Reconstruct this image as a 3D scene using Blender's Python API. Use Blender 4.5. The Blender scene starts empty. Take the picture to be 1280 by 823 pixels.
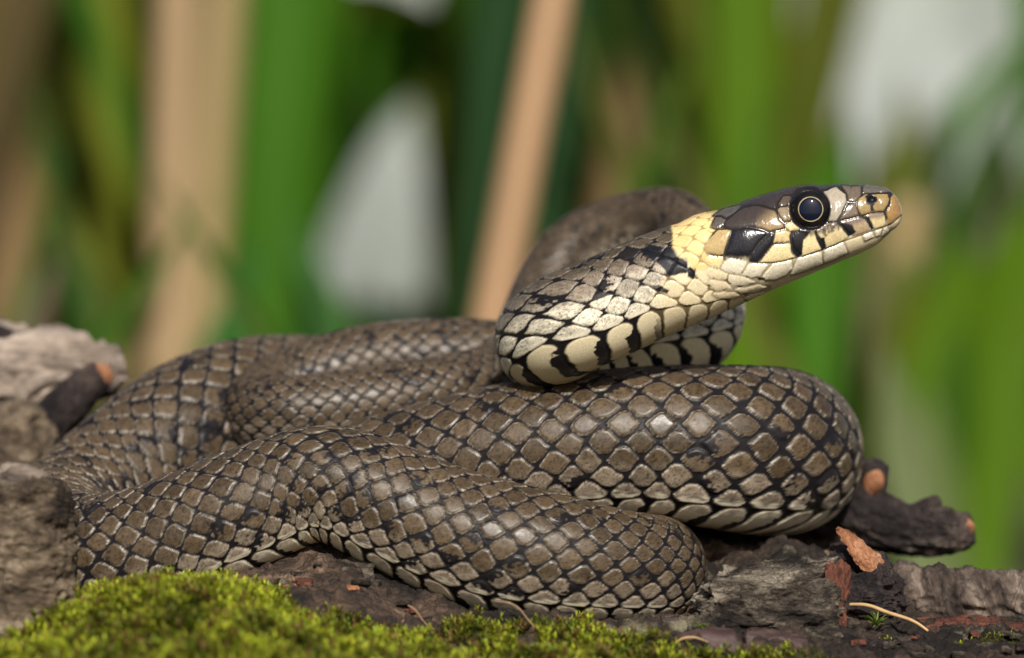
import bpy, math, random
import numpy as np
from mathutils import Vector

random.seed(7)
rng = np.random.default_rng(11)
SC = bpy.context.scene
COL = SC.collection

# ------------------------------------------------------------------ camera, sky, sun
U = 0.137 / 1280.0            # metres per unit; a unit is one photo pixel on the focal plane
D = 0.50 / U                  # camera distance in units
PITCH = math.radians(6.0)
CP, SP = math.cos(PITCH), math.sin(PITCH)
Z0 = 1400 * U                 # height of the view centre above the ground

cam_data = bpy.data.cameras.new('camera')
cam = bpy.data.objects.new('camera', cam_data)
COL.objects.link(cam)
cam.location = (0, -D * CP * U, D * SP * U + Z0)
cam.rotation_euler = (math.pi / 2 - PITCH, 0, 0)
cam_data.sensor_width = 36
cam_data.lens = 36 * 0.50 / 0.137
cam_data.clip_start = 0.01
cam_data.clip_end = 2000
cam_data.dof.use_dof = True
cam_data.dof.focus_distance = 0.50 - 38 * U
cam_data.dof.aperture_fstop = (cam_data.lens / 1000) / (102 * U)
SC.camera = cam

SUN_EL, SUN_AZ = math.radians(41), math.radians(9)     # azimuth measured from behind the camera to the right
world = bpy.data.worlds.new('World')
SC.world = world
world.use_nodes = True
wn = world.node_tree
sky = wn.nodes.new('ShaderNodeTexSky')
sky.sky_type = 'NISHITA'
sky.sun_disc = False
sky.sun_elevation = SUN_EL
sky.sun_rotation = math.pi - SUN_AZ
sky.air_density = 1.0
sky.dust_density = 4.0
sky.ozone_density = 1.0
bg = wn.nodes['Background']
bg.inputs['Strength'].default_value = 0.065
wn.links.new(sky.outputs[0], bg.inputs['Color'])

sun_data = bpy.data.lights.new('sun', 'SUN')
sun_data.energy = 4.6
sun_data.angle = math.radians(1.2)
sun_data.color = (1.0, 0.955, 0.88)
sun = bpy.data.objects.new('sun', sun_data)
COL.objects.link(sun)
sdir = Vector((math.sin(SUN_AZ) * math.cos(SUN_EL), -math.cos(SUN_AZ) * math.cos(SUN_EL), math.sin(SUN_EL)))
sun.rotation_euler = sdir.to_track_quat('Z', 'Y').to_euler()
sun.location = sdir * 3

SC.view_settings.view_transform = 'Standard'
SC.view_settings.look = 'None'
SC.view_settings.exposure = 0.14
SC.view_settings.gamma = 1.0
SC.cycles.adaptive_threshold = 0.02
SC.cycles.max_bounces = 6
SC.cycles.diffuse_bounces = 3
SC.cycles.glossy_bounces = 3
SC.cycles.transmission_bounces = 4
SC.cycles.caustics_reflective = False
SC.cycles.caustics_refractive = False

# ------------------------------------------------------------------ small maths
def W(px, py, d):
    """picture position at a depth -> scene units (x right, y away, z up)"""
    px, py, d = np.asarray(px, float), np.asarray(py, float), np.asarray(d, float)
    f = (D + d) / D
    sx, sy = (px - 640) * f, (411.5 - py) * f
    return np.stack([sx, d * CP + sy * SP, -d * SP + sy * CP], -1)

def proj(P):
    d = P[..., 1] * CP - P[..., 2] * SP
    sy = P[..., 1] * SP + P[..., 2] * CP
    f = (D + d) / D
    return 640 + P[..., 0] / f, 411.5 - sy / f

def sstep(a, b, x):
    t = np.clip((x - a) / (b - a), 0, 1)
    return t * t * (3 - 2 * t)

def lerp(a, b, t):
    return a + (b - a) * t

_perm = np.random.default_rng(5).permutation(256)
_perm = np.concatenate([_perm, _perm, _perm])
_grad = np.random.default_rng(6).normal(size=(256, 3))
_grad /= np.linalg.norm(_grad, axis=1)[:, None]
def perlin(x, y, z):
    x, y, z = np.broadcast_arrays(np.asarray(x, np.float32), np.asarray(y, np.float32), np.asarray(z, np.float32))
    xi, yi, zi = np.floor(x).astype(np.int32), np.floor(y).astype(np.int32), np.floor(z).astype(np.int32)
    xf, yf, zf = x - xi, y - yi, z - zi
    u, v, w = [t * t * t * (t * (t * 6 - 15) + 10) for t in (xf, yf, zf)]
    xi, yi, zi = xi & 255, yi & 255, zi & 255
    out = 0
    for dx in (0, 1):
        for dy in (0, 1):
            for dz in (0, 1):
                g = _grad[_perm[_perm[_perm[(xi + dx) & 255] + ((yi + dy) & 255)] + ((zi + dz) & 255)]]
                n = g[..., 0] * (xf - dx) + g[..., 1] * (yf - dy) + g[..., 2] * (zf - dz)
                out = out + n * (u if dx else 1 - u) * (v if dy else 1 - v) * (w if dz else 1 - w)
    return out * 1.6
def fbm(x, y, z, oct=4, lac=2.1, gain=0.5):
    a, s, o = 1.0, 1.0, 0
    for i in range(oct):
        o = o + a * perlin(x * s + 17 * i, y * s + 31 * i, z * s + 7 * i)
        a *= gain; s *= lac
    return o
def ridged(x, y, z, oct=4):
    a, s, o = 1.0, 1.0, 0
    for i in range(oct):
        o = o + a * (1 - 2 * np.abs(perlin(x * s + 13 * i, y * s + 5 * i, z * s + 3 * i)))
        a *= 0.5; s *= 2.1
    return o
def hash2(a, b, seed=0.0):
    v = np.sin(a * 127.1 + b * 311.7 + seed * 74.7) * 43758.5453
    return v - np.floor(v)

def spline(pts, tq):
    """natural cubic spline through rows of pts, parameter = chord length**0.7 of the first three columns; sampled at tq in 0..1"""
    pts = np.asarray(pts, float)
    ch = np.linalg.norm(np.diff(pts[:, :3], axis=0), axis=1) ** 0.7
    t = np.concatenate([[0], np.cumsum(ch)]); n = len(t)
    h = np.diff(t)
    A = np.zeros((n, n)); R = np.zeros((n, pts.shape[1]))
    A[0, 0] = A[-1, -1] = 1
    for i in range(1, n - 1):
        A[i, i - 1], A[i, i], A[i, i + 1] = h[i - 1], 2 * (h[i - 1] + h[i]), h[i]
        R[i] = 6 * ((pts[i + 1] - pts[i]) / h[i] - (pts[i] - pts[i - 1]) / h[i - 1])
    M = np.linalg.solve(A, R)
    q = np.asarray(tq) * t[-1]
    k = np.clip(np.searchsorted(t, q, side='right') - 1, 0, n - 2)
    a = (q - t[k])[:, None]; b = (t[k + 1] - q)[:, None]; hk = h[k][:, None]
    out = (M[k] * b ** 3 + M[k + 1] * a ** 3) / (6 * hk) + (pts[k] / hk - M[k] * hk / 6) * b + (pts[k + 1] / hk - M[k + 1] * hk / 6) * a
    return out

def smooth1(x, n):
    k = np.hanning(n + 2)[1:-1]; k /= k.sum()
    xp = np.concatenate([np.full(n, x[0]), x, np.full(n, x[-1])])
    return np.convolve(xp, k, 'same')[n:-n]

# ------------------------------------------------------------------ mesh helpers
def mesh_np(name, V, F, cols=None, smooth=True, floats=None):
    """V in units; F (n,3) or (n,4); cols: rgb per vertex"""
    V = np.asarray(V, np.float64) * U
    V[:, 2] += Z0
    F = np.asarray(F, np.int32)
    me = bpy.data.meshes.new(name)
    me.vertices.add(len(V)); me.vertices.foreach_set('co', V.astype(np.float32).ravel())
    k = F.shape[1]
    me.loops.add(F.size); me.loops.foreach_set('vertex_index', F.ravel())
    me.polygons.add(len(F))
    me.polygons.foreach_set('loop_start', np.arange(0, F.size, k, dtype=np.int32))
    if smooth:
        me.polygons.foreach_set('use_smooth', np.ones(len(F), bool))
    me.update(calc_edges=True)
    if cols is not None:
        c = np.ones((len(V), 4), np.float32); c[:, :3] = cols
        at = me.color_attributes.new('Col', 'FLOAT_COLOR', 'POINT')
        at.data.foreach_set('color', c.ravel())
    for nm, arr in (floats or {}).items():
        at = me.attributes.new(nm, 'FLOAT', 'POINT')
        at.data.foreach_set('value', np.asarray(arr, np.float32).ravel())
    return me

def link(name, me, mat=None, parent=None):
    """object with its origin moved to the middle of its base"""
    if me is not None:
        n = len(me.vertices); co = np.empty(n * 3, np.float32); me.vertices.foreach_get('co', co); co = co.reshape(-1, 3)
        o0 = np.array([(co[:, 0].min() + co[:, 0].max()) / 2, (co[:, 1].min() + co[:, 1].max()) / 2, co[:, 2].min()])
        me.vertices.foreach_set('co', (co - o0).astype(np.float32).ravel()); me.update()
        if mat and not me.materials: me.materials.append(mat)
    o = bpy.data.objects.new(name, me)
    COL.objects.link(o)
    base = Vector(o0.tolist()) if me is not None else Vector((0, 0, 0))
    if parent is not None:
        o.parent = parent
        pl = parent.location.copy()
        if parent.parent: pl = pl + parent.parent.location
        o.location = base - pl
    else:
        o.location = base
    return o

def empty(name, unit_pos):
    o = bpy.data.objects.new(name, None); COL.objects.link(o)
    p = np.asarray(unit_pos) * U
    o.location = (p[0], p[1], p[2] + Z0); o.empty_display_size = 0.01
    return o

def tag(o, label=None, cat=None, group=None, kind=None):
    if label: o['label'] = label
    if cat: o['category'] = cat
    if group: o['group'] = group
    if kind: o['kind'] = kind
    return o

def grid_faces(nr, nc, wrap=False):
    r = np.arange(nr - 1)[:, None]; c = np.arange(nc if wrap else nc - 1)[None]
    c2 = (c + 1) % nc
    return np.stack([r * nc + c, r * nc + c2, (r + 1) * nc + c2, (r + 1) * nc + c], -1).reshape(-1, 4)

def tube_arrays(path, nr=60, nt=28, amp=0.0, freq=0.02, seed=0, squash=1.0, ends=(1, 1), rid=0.0, stretch=0.35):
    """path rows: x,y,z,r (units). closed tube with rounded ends and bark noise; returns V,F,param"""
    t = np.linspace(0, 1, nr)
    S = spline(path, t)
    P, r = S[:, :3], np.maximum(S[:, 3], 0.2)
    T = np.gradient(P, axis=0); T /= np.linalg.norm(T, axis=1)[:, None]
    up = np.tile(np.array([0, 0, 1.0]), (nr, 1))
    vert = np.abs(T[:, 2]) > 0.92
    up[vert] = [0, 1.0, 0] if vert.mean() < 0.5 or True else up[vert]
    if vert.any() and not vert.all(): up[:] = [0.2, 1.0, 0.1]
    N = up - (up * T).sum(1)[:, None] * T; N /= np.linalg.norm(N, axis=1)[:, None]
    B = np.cross(T, N)
    th = np.linspace(0, 2 * np.pi, nt, endpoint=False)
    L = np.concatenate([[0], np.cumsum(np.linalg.norm(np.diff(P, axis=0), axis=1))])
    rr = r[:, None] * np.ones(nt)
    al = L[:, None] * freq * stretch
    cx, sx = np.cos(th) * freq, np.sin(th) * freq
    nz = fbm(rr * cx + seed, rr * sx + seed * 2, al + seed, 4) * amp
    if rid: nz = nz + rid * (ridged(rr * cx * 1.7 + seed, rr * sx * 1.7, al * 0.7, 4) - 0.6)
    rr = rr + nz
    V = P[:, None] + rr[..., None] * (np.cos(th)[None, :, None] * N[:, None] * squash + np.sin(th)[None, :, None] * B[:, None])
    V = V.reshape(-1, 3)
    F = grid_faces(nr, nt, True)
    # caps: a few shrinking rings so the end is a real broken face
    caps = []
    for e, i in ((ends[0], 0), (ends[1], nr - 1)):
        ring = np.arange(nt) + i * nt
        prev = ring
        sg = -1 if i == 0 else 1
        for k, sc_ in enumerate((0.82, 0.5, 0.2)):
            nv = P[i] + (V[ring] - P[i]) * sc_ + T[i] * sg * e * r[i] * 0.25 * (1 - sc_ ** 2)
            nv = nv + T[i] * (fbm(nv[:, 0] * .11 + seed, nv[:, 1] * .11, nv[:, 2] * .11, 2) * amp * 0.8)[:, None]
            idx = np.arange(nt) + len(V); V = np.vstack([V, nv])
            f = np.stack([prev, np.roll(prev, -1), np.roll(idx, -1), idx], -1)
            F = np.vstack([F, f if i else f[:, ::-1]]); prev = idx
        c = len(V); V = np.vstack([V, P[i] + T[i] * sg * e * r[i] * 0.25])
        f = np.stack([prev, np.roll(prev, -1), np.full(nt, c), np.full(nt, c)], -1)
        caps.append(f if i else f[:, [1, 0, 2, 3]])
    return V, F, caps

def mesh_mixed(name, V, quads, tris):
    V = np.asarray(V) * U; V[:, 2] += Z0
    me = bpy.data.meshes.new(name)
    me.from_pydata(V.tolist(), [], quads.tolist() + tris.tolist())
    me.polygons.foreach_set('use_smooth', np.ones(len(me.polygons), bool)); me.update()
    return me

def tube_mesh(name, path, **k):
    V, F, caps = tube_arrays(path, **k)
    tr = np.vstack(caps)[:, :3]
    return mesh_mixed(name, V, F, tr)

# ------------------------------------------------------------------ materials
def new_mat(name):
    m = bpy.data.materials.new(name); m.use_nodes = True
    nt = m.node_tree
    return m, nt, nt.nodes['Principled BSDF']
def node(nt, typ, **kw):
    n = nt.nodes.new(typ)
    for k, v in kw.items():
        if k in ('operation', 'blend_type', 'data_type', 'feature', 'noise_dimensions', 'attribute_name', 'distance', 'wave_type', 'bands_direction'): setattr(n, k, v)
        else: n.inputs[k].default_value = v
    return n
def ramp(nt, stops, fac):
    r = nt.nodes.new('ShaderNodeValToRGB')
    el = r.color_ramp.elements
    while len(el) < len(stops): el.new(0.5)
    for e, (p, c) in zip(el, stops):
        e.position = p; e.color = (*c, 1) if len(c) == 3 else c
    nt.links.new(fac, r.inputs[0])
    return r
def bark_mat(name, stops, scale=90, stretch=(1, 1, 1), bump=0.5, lichen=None, rough=0.85, dist=0.0012, axis_noise=True):
    """scale per metre; stops: colour ramp over fractal noise; lichen: (colour, threshold)"""
    m, nt, b = new_mat(name)
    L = nt.links.new
    tc = nt.nodes.new('ShaderNodeTexCoord')
    mp = nt.nodes.new('ShaderNodeMapping'); mp.inputs['Scale'].default_value = stretch
    L(tc.outputs['Object'], mp.inputs[0])
    n1 = node(nt, 'ShaderNodeTexNoise', Scale=scale, Detail=9, Roughness=0.68, Distortion=0.6)
    L(mp.outputs[0], n1.inputs['Vector'])
    r1 = ramp(nt, [(0.5 + (a - 0.51) * 0.62, c) for a, c in stops], n1.outputs[0])
    out = r1.outputs[0]
    vo = node(nt, 'ShaderNodeTexVoronoi', feature='DISTANCE_TO_EDGE', Scale=scale * 2.6)
    wn_ = node(nt, 'ShaderNodeTexNoise', Scale=scale * 1.7, Detail=4)
    L(mp.outputs[0], wn_.inputs['Vector'])
    mixv = node(nt, 'ShaderNodeMix', data_type='VECTOR'); mixv.inputs[0].default_value = 0.03
    L(mp.outputs[0], mixv.inputs[4]); L(wn_.outputs[1], mixv.inputs[5]); L(mixv.outputs[1], vo.inputs['Vector'])
    cr = ramp(nt, [(0.0, (0.25, 0.25, 0.25)), (0.10, (1, 1, 1))], vo.outputs[0])
    mu = node(nt, 'ShaderNodeMix', data_type='RGBA', blend_type='MULTIPLY'); mu.inputs[0].default_value = 0.55
    L(out, mu.inputs[6]); L(cr.outputs[0], mu.inputs[7]); out = mu.outputs[2]
    fine = node(nt, 'ShaderNodeTexNoise', Scale=scale * 11, Detail=5, Roughness=0.75)
    L(mp.outputs[0], fine.inputs['Vector'])
    if lichen:
        n2 = node(nt, 'ShaderNodeTexNoise', Scale=scale * 0.55, Detail=8, Roughness=0.7)
        L(tc.outputs['Object'], n2.inputs['Vector'])
        rl = ramp(nt, [(lichen[1], (0, 0, 0)), (lichen[1] + 0.07, (1, 1, 1))], n2.outputs[0])
        mx = node(nt, 'ShaderNodeMix', data_type='RGBA'); L(rl.outputs[0], mx.inputs[0])
        L(out, mx.inputs[6]); mx.inputs[7].default_value = (*lichen[0], 1); out = mx.outputs[2]
    fr = ramp(nt, [(0.30, (0.55, 0.55, 0.55)), (0.68, (1.45, 1.45, 1.45))], fine.outputs[0])
    m2 = node(nt, 'ShaderNodeMix', data_type='RGBA', blend_type='MULTIPLY'); m2.inputs[0].default_value = 0.8
    L(out, m2.inputs[6]); L(fr.outputs[0], m2.inputs[7])
    L(m2.outputs[2], b.inputs['Base Color'])
    b.inputs['Roughness'].default_value = rough
    b.inputs['Specular IOR Level'].default_value = 0.3
    ad = node(nt, 'ShaderNodeMath', operation='MULTIPLY_ADD'); ad.inputs[1].default_value = 0.35
    L(fine.outputs[0], ad.inputs[0]); L(n1.outputs[0], ad.inputs[2])
    a2 = node(nt, 'ShaderNodeMath', operation='MULTIPLY_ADD'); a2.inputs[1].default_value = 0.12
    L(cr.outputs[0], a2.inputs[0]); L(ad.outputs[0], a2.inputs[2])
    bp = node(nt, 'ShaderNodeBump', Strength=bump, Distance=dist)
    L(a2.outputs[0], bp.inputs['Height']); L(bp.outputs[0], b.inputs['Normal'])
    return m
def plain_mat(name, col, rough=0.5, var=0.3, scale=60, trans=0.0, spec=0.4, stretch=(1, 1, 1)):
    m, nt, b = new_mat(name)
    L = nt.links.new
    tc = nt.nodes.new('ShaderNodeTexCoord')
    mp = nt.nodes.new('ShaderNodeMapping'); mp.inputs['Scale'].default_value = stretch
    L(tc.outputs['Object'], mp.inputs[0])
    n1 = node(nt, 'ShaderNodeTexNoise', Scale=scale, Detail=5, Roughness=0.6); L(mp.outputs[0], n1.inputs['Vector'])
    c = np.array(col)
    r1 = ramp(nt, [(0.25, tuple(c * (1 - var))), (0.75, tuple(np.minimum(c * (1 + var), 1)))], n1.outputs[0])
    L(r1.outputs[0], b.inputs['Base Color'])
    b.inputs['Roughness'].default_value = rough; b.inputs['Specular IOR Level'].default_value = spec
    bp = node(nt, 'ShaderNodeBump', Strength=0.25, Distance=0.0004); L(n1.outputs[0], bp.inputs['Height']); L(bp.outputs[0], b.inputs['Normal'])
    if trans:
        tr = nt.nodes.new('ShaderNodeBsdfTranslucent'); L(r1.outputs[0], tr.inputs['Color'])
        mx = nt.nodes.new('ShaderNodeMixShader'); mx.inputs[0].default_value = trans
        L(b.outputs[0], mx.inputs[1]); L(tr.outputs[0], mx.inputs[2])
        L(mx.outputs[0], nt.nodes['Material Output'].inputs['Surface'])
    return m

def attr_mat(name, rough_attr=True, rough=0.5, trans=0.0, grain=0.25, gscale=1500, spec=0.5, bump=0.12):
    m, nt, b = new_mat(name)
    L = nt.links.new
    at = node(nt, 'ShaderNodeAttribute', attribute_name='Col')
    tc = nt.nodes.new('ShaderNodeTexCoord')
    n1 = node(nt, 'ShaderNodeTexNoise', Scale=gscale, Detail=4, Roughness=0.7); L(tc.outputs['Object'], n1.inputs['Vector'])
    r1 = ramp(nt, [(0.3, (1 - grain,) * 3), (0.7, (1 + grain,) * 3)], n1.outputs[0])
    mu = node(nt, 'ShaderNodeMix', data_type='RGBA', blend_type='MULTIPLY'); mu.inputs[0].default_value = 1.0
    L(at.outputs['Color'], mu.inputs[6]); L(r1.outputs[0], mu.inputs[7])
    L(mu.outputs[2], b.inputs['Base Color'])
    b.inputs['Specular IOR Level'].default_value = spec
    if rough_attr:
        ra = node(nt, 'ShaderNodeAttribute', attribute_name='Rough'); L(ra.outputs['Fac'], b.inputs['Roughness'])
    else: b.inputs['Roughness'].default_value = rough
    if bump:
        bp = node(nt, 'ShaderNodeBump', Strength=bump, Distance=0.0002); L(n1.outputs[0], bp.inputs['Height']); L(bp.outputs[0], b.inputs['Normal'])
    if trans:
        tr = nt.nodes.new('ShaderNodeBsdfTranslucent'); L(mu.outputs[2], tr.inputs['Color'])
        mx = nt.nodes.new('ShaderNodeMixShader'); mx.inputs[0].default_value = trans
        L(b.outputs[0], mx.inputs[1]); L(tr.outputs[0], mx.inputs[2])
        L(mx.outputs[0], nt.nodes['Material Output'].inputs['Surface'])
    return m

# ------------------------------------------------------------------ the snake's body, computed first because the log is shaped to carry it
HA = math.radians(17.3)
HO = np.array([863.0, 342.0]); HL = 276.4
E1 = np.array([math.cos(HA), -math.sin(HA)]); E2 = np.array([-math.sin(HA), -math.cos(HA)])
def head_pt(x1, x2=0): return HO + E1 * x1 + E2 * x2

ctrl = []          # px, py, depth, radius (photo pixels at that depth)
for x1, d in ((276.4, -22), (225, -17), (170, -12), (115, -7), (60, -3), (0, 0)):
    p = head_pt(x1); ctrl.append((p[0], p[1], d, 64))
ctrl += [
 (812, 361, 3, 64), (762, 384, 9, 65), (718, 402, 20, 66), (692, 416, 46, 66), (684, 428, 88, 64), (702, 440, 130, 60), (752, 440, 158, 57),
 (820, 428, 172, 56), (862, 416, 196, 54), (880, 392, 240, 50), (880, 350, 300, 44), (868, 308, 352, 40), (846, 276, 402, 37),
 (808, 273, 446, 36), (762, 287, 470, 37), (716, 311, 480, 38), (687, 352, 470, 40), (668, 402, 425, 42), (648, 446, 355, 44), (608, 478, 280, 46),
 (556, 492, 235, 47), (480, 504, 212, 47), (404, 514, 200, 47), (352, 518, 205, 48), (328, 512, 240, 50), (346, 496, 282, 50), (400, 474, 305, 51),
 (460, 458, 318, 51), (530, 451, 325, 51), (610, 455, 335, 54), (700, 475, 350, 60), (800, 505, 350, 70), (900, 545, 345, 84), (960, 560, 300, 96),
 (974, 566, 220, 103), (950, 565, 140, 105), (895, 560, 102, 102), (830, 555, 92, 96), (760, 556, 90, 92), (690, 562, 94, 90), (600, 576, 104, 87), (510, 596, 122, 84),
 (430, 618, 152, 80), (370, 632, 205, 74), (360, 615, 275, 70), (420, 590, 320, 70), (500, 565, 350, 74), (560, 545, 400, 78), (555, 525, 460, 80), (500, 516, 480, 82),
 (430, 510, 450, 85), (360, 508, 395, 88), (290, 521, 330, 92), (226, 552, 278, 93), (172, 593, 242, 93), (124, 632, 202, 91), (86, 664, 150, 89), (74, 688, 92, 87), (100, 702, 30, 84), (150, 698, -4, 82),
 (200, 684, -16, 80), (250, 662, -22, 78), (304, 638, -26, 76), (358, 616, -26, 73), (400, 606, -30, 72), (444, 615, -32, 75), (520, 649, -38, 79), (605, 680, -46, 82), (690, 697, -46, 79),
 (765, 708, -28, 71), (808, 712, 14, 68), (812, 712, 75, 66), (775, 710, 135, 58), (700, 700, 185, 46), (600, 690, 215, 36), (500, 680, 225, 26), (400, 672, 220, 16), (320, 668, 200, 5)]
ctrl = np.array(ctrl, float)
cw = np.concatenate([W(ctrl[:, 0], ctrl[:, 1], ctrl[:, 2]), (ctrl[:, 3] * (D + ctrl[:, 2]) / D)[:, None]], 1)
dense = spline(cw, np.linspace(0, 1, 12000))
seg = np.linalg.norm(np.diff(dense[:, :3], axis=0), axis=1)
arc = np.concatenate([[0], np.cumsum(seg)])
ST = arc[-1]
def s_of(i):      # arc length of control point i
    return arc[np.argmin(((dense[:, :3] - cw[i, :3]) ** 2).sum(1))]
def ci(px, py):   # index of the control point with that picture position
    return int(np.argmin((ctrl[:, 0] - px) ** 2 + (ctrl[:, 1] - py) ** 2))
zones = [(0, 1.0), (HL, 1.15), (s_of(ci(684, 428)), 1.5), (s_of(ci(880, 350)), 2.6), (s_of(ci(608, 478)), 2.0), (s_of(ci(346, 496)), 2.2), (s_of(ci(700, 475)), 5.0),
         (s_of(ci(960, 560)), 2.0), (s_of(ci(950, 565)), 1.65), (s_of(ci(430, 618)), 5.0), (s_of(ci(500, 516)), 2.3), (s_of(ci(124, 632)), 1.8), (s_of(ci(100, 702)), 1.6),
         (s_of(ci(812, 712)), 4.0)]
sr = []
for i, (a, st_) in enumerate(zones):
    b_ = zones[i + 1][0] if i + 1 < len(zones) else ST
    n = max(2, int((b_ - a) / st_))
    sr.append(a + (b_ - a) * np.arange(n) / n)
sr = np.concatenate(sr + [[ST]])
# finer rows at the snout so that its rounding stays smooth
tip = 14 * (np.linspace(0, 1, 34) ** 2)
sr = np.concatenate([tip, sr[sr > 14.4]])
NR, NT = len(sr), 320
C = np.stack([np.interp(sr, arc, dense[:, i]) for i in range(3)], 1)
Rr = smooth1(np.interp(np.arange(0, ST, 2.0), arc, dense[:, 3]), 15); Rr = np.interp(sr, np.arange(0, ST, 2.0), Rr)
Td = np.gradient(dense[:, :3], arc, axis=0)
Td = np.stack([smooth1(Td[:, i], 25) for i in range(3)], 1)
T = np.stack([np.interp(sr, arc, Td[:, i]) for i in range(3)], 1); T /= np.linalg.norm(T, axis=1)[:, None]
up = np.array([0, 0, 1.0])
N = up - (T @ up)[:, None] * T; N /= np.linalg.norm(N, axis=1)[:, None]
B = np.cross(N, T)                     # for the head (tangent points back to the left) this is the side towards ... see sign below
# head outline
oc = lambda pts: np.array([(840 + x / 4.267, 220 + y / 4.267) for x, y in pts])
top_o = oc([(40, 260), (120, 215), (250, 180), (360, 150), (500, 100), (600, 75), (720, 58), (880, 48), (1000, 50), (1100, 65), (1170, 90), (1206, 128), (1224, 165)])
bot_o = oc([(200, 760), (300, 715), (520, 615), (700, 540), (880, 465), (1000, 415), (1090, 370), (1140, 325), (1180, 285), (1212, 235), (1224, 190)])
def prof(o, sg):
    q = o - HO
    x, y = q @ E1, (q @ E2) * sg
    k = np.argsort(x); x, y = x[k], y[k]
    x = np.append(x, HL + 0.3); y = np.append(y, 0.0)
    xs = np.linspace(x[0], HL + 0.3, 1200)
    ys = np.interp(xs, x, y)
    sm = smooth1(ys, 61)
    w = sstep(HL - 22, HL - 5, xs)
    return xs, sm * (1 - w) + ys * w
tx, ty = prof(top_o, 1); bx, by = prof(bot_o, -1)
x1 = HL - sr
hw = sstep(-45, 10, x1)                # 1 on the head, 0 on the neck
ht = lerp(Rr, np.interp(x1, tx, ty), hw)
hb = lerp(Rr * 0.97, np.interp(x1, bx, by), hw)
wx = np.array([-60, 0, 40, 80, 120, 160, 200, 230, 250, 262, 270, 275, HL]); wy = np.array([64, 63, 64.5, 66, 62, 55, 45, 37.5, 31, 25, 17.5, 9, 0.2])
wi = np.interp(np.linspace(-60, HL, 1500), wx, wy); wi2 = smooth1(wi, 71); wq = sstep(HL - 14, HL - 5, np.linspace(-60, HL, 1500)); wi = wi2 * (1 - wq) + wi * wq
ww = lerp(Rr, np.interp(x1, np.linspace(-60, HL, 1500), wi), hw)
# round the snout: last bit follows an ellipse instead of straight lines
def tipround(v, n=20):
    base = np.interp(HL - n, x1[::-1], v[::-1])
    e = np.clip((x1 - (HL - n)) / n, 0, 1)
    return np.where(x1 > HL - n, lerp(v, base * np.sqrt(np.maximum(1 - e ** 2, 0)), 0.75), v)
ht, hb, ww = tipround(ht), tipround(hb), tipround(ww, 24)
th = (np.arange(NT) + 0.5) / NT * 2 * np.pi - np.pi
ct, st = np.cos(th)[None], np.sin(th)[None]
ne_t = lerp(2.0, 2.55, hw)[:, None]; ne_b = lerp(2.05, 2.25, hw)[:, None]
ne = np.where(ct > 0, ne_t, ne_b)
yy = ww[:, None] * np.sign(st) * np.abs(st) ** (2 / ne)
zz = np.where(ct > 0, ht[:, None], hb[:, None]) * np.sign(ct) * np.abs(ct) ** (2 / ne)
ny, nz_ = st / ww[:, None].clip(1), ct / np.where(ct > 0, ht[:, None], hb[:, None]).clip(1)
nl = np.sqrt(ny ** 2 + nz_ ** 2); ny, nz_ = ny / nl, nz_ / nl
V = C[:, None] + B[:, None] * yy[..., None] + N[:, None] * zz[..., None]
NRM = B[:, None] * ny[..., None] + N[:, None] * nz_[..., None]
near = -1 if B[5, 1] > 0 else 1         # sign of theta on the side the photograph shows

# --- scale lattice
DA = math.radians(128)
roll = np.radians(np.interp(sr, [0, HL - 30, HL + 60, HL + 170, HL + 330, HL + 480, HL + 720], [0, 0, 20, 20, -46, -46, 0])) * near
thl = (th[None] + roll[:, None] + np.pi) % (2 * np.pi) - np.pi
p = (thl / DA * 9.5).astype(np.float32)
bl = np.interp(sr, [0, HL - 60, HL + 10, HL + 120, 900, 2000, ST], [20, 24, 30, 35, 29, 38, 36]).astype(float)
kmag = smooth1(np.interp(np.arange(0, ST, 4.0), sr, np.linalg.norm(np.gradient(T, sr, axis=0), axis=1)), 25); kmag = np.interp(sr, np.arange(0, ST, 4.0), kmag)
bodyb = Rr * np.interp(sr, [0, s_of(ci(700, 475)), s_of(ci(960, 560)), s_of(ci(430, 618)), s_of(ci(500, 516)), s_of(ci(86, 664)), s_of(ci(150, 698)), ST], [0.50, 0.50, 0.50, 0.47, 0.42, 0.42, 0.50, 0.50])
bodyb = bodyb / (1 + 0.75 * np.clip(Rr * kmag, 0, 1.0) * sstep(900, 1200, sr))
bl = np.where(sr > HL + 60, lerp(bl, bodyb * lerp(1.22, 1.0, sstep(HL + 60, 800, sr)), sstep(HL + 60, HL + 200, sr)), bl)
qs = np.concatenate([[0], np.cumsum(np.diff(sr) / ((bl[1:] + bl[:-1]) / 2))])
q = np.broadcast_to(qs[:, None], (NR, NT)).astype(np.float32)
wp = p + 0.20 * perlin(p * 0.45, q * 0.8, 0.3) + 0.05 * perlin(p * 2, q * 3.5, 7.3); wq_ = q + 0.11 * perlin(p * 0.45 + 9, q * 0.8, 4.3) + 0.03 * perlin(p * 2, q * 3.5, 1.3)
KK = 2.1
ab = np.abs(p)
dors = ab < 9.5
c0 = np.clip(np.round(wp), -9, 9)
F1 = np.full(p.shape, 1e9, np.float32); F2 = F1.copy()
b1 = [np.zeros_like(p) for _ in range(4)]; b2x = np.zeros_like(p); b2y = np.zeros_like(p)
cand = []
for j in (-1, 0, 1):
    cc = c0 + j
    off = 0.5 * (np.abs(cc) % 2)
    kb = np.floor(wq_ - off)
    for m in (0, 1):
        cand.append((cc, kb + m + off))
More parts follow.
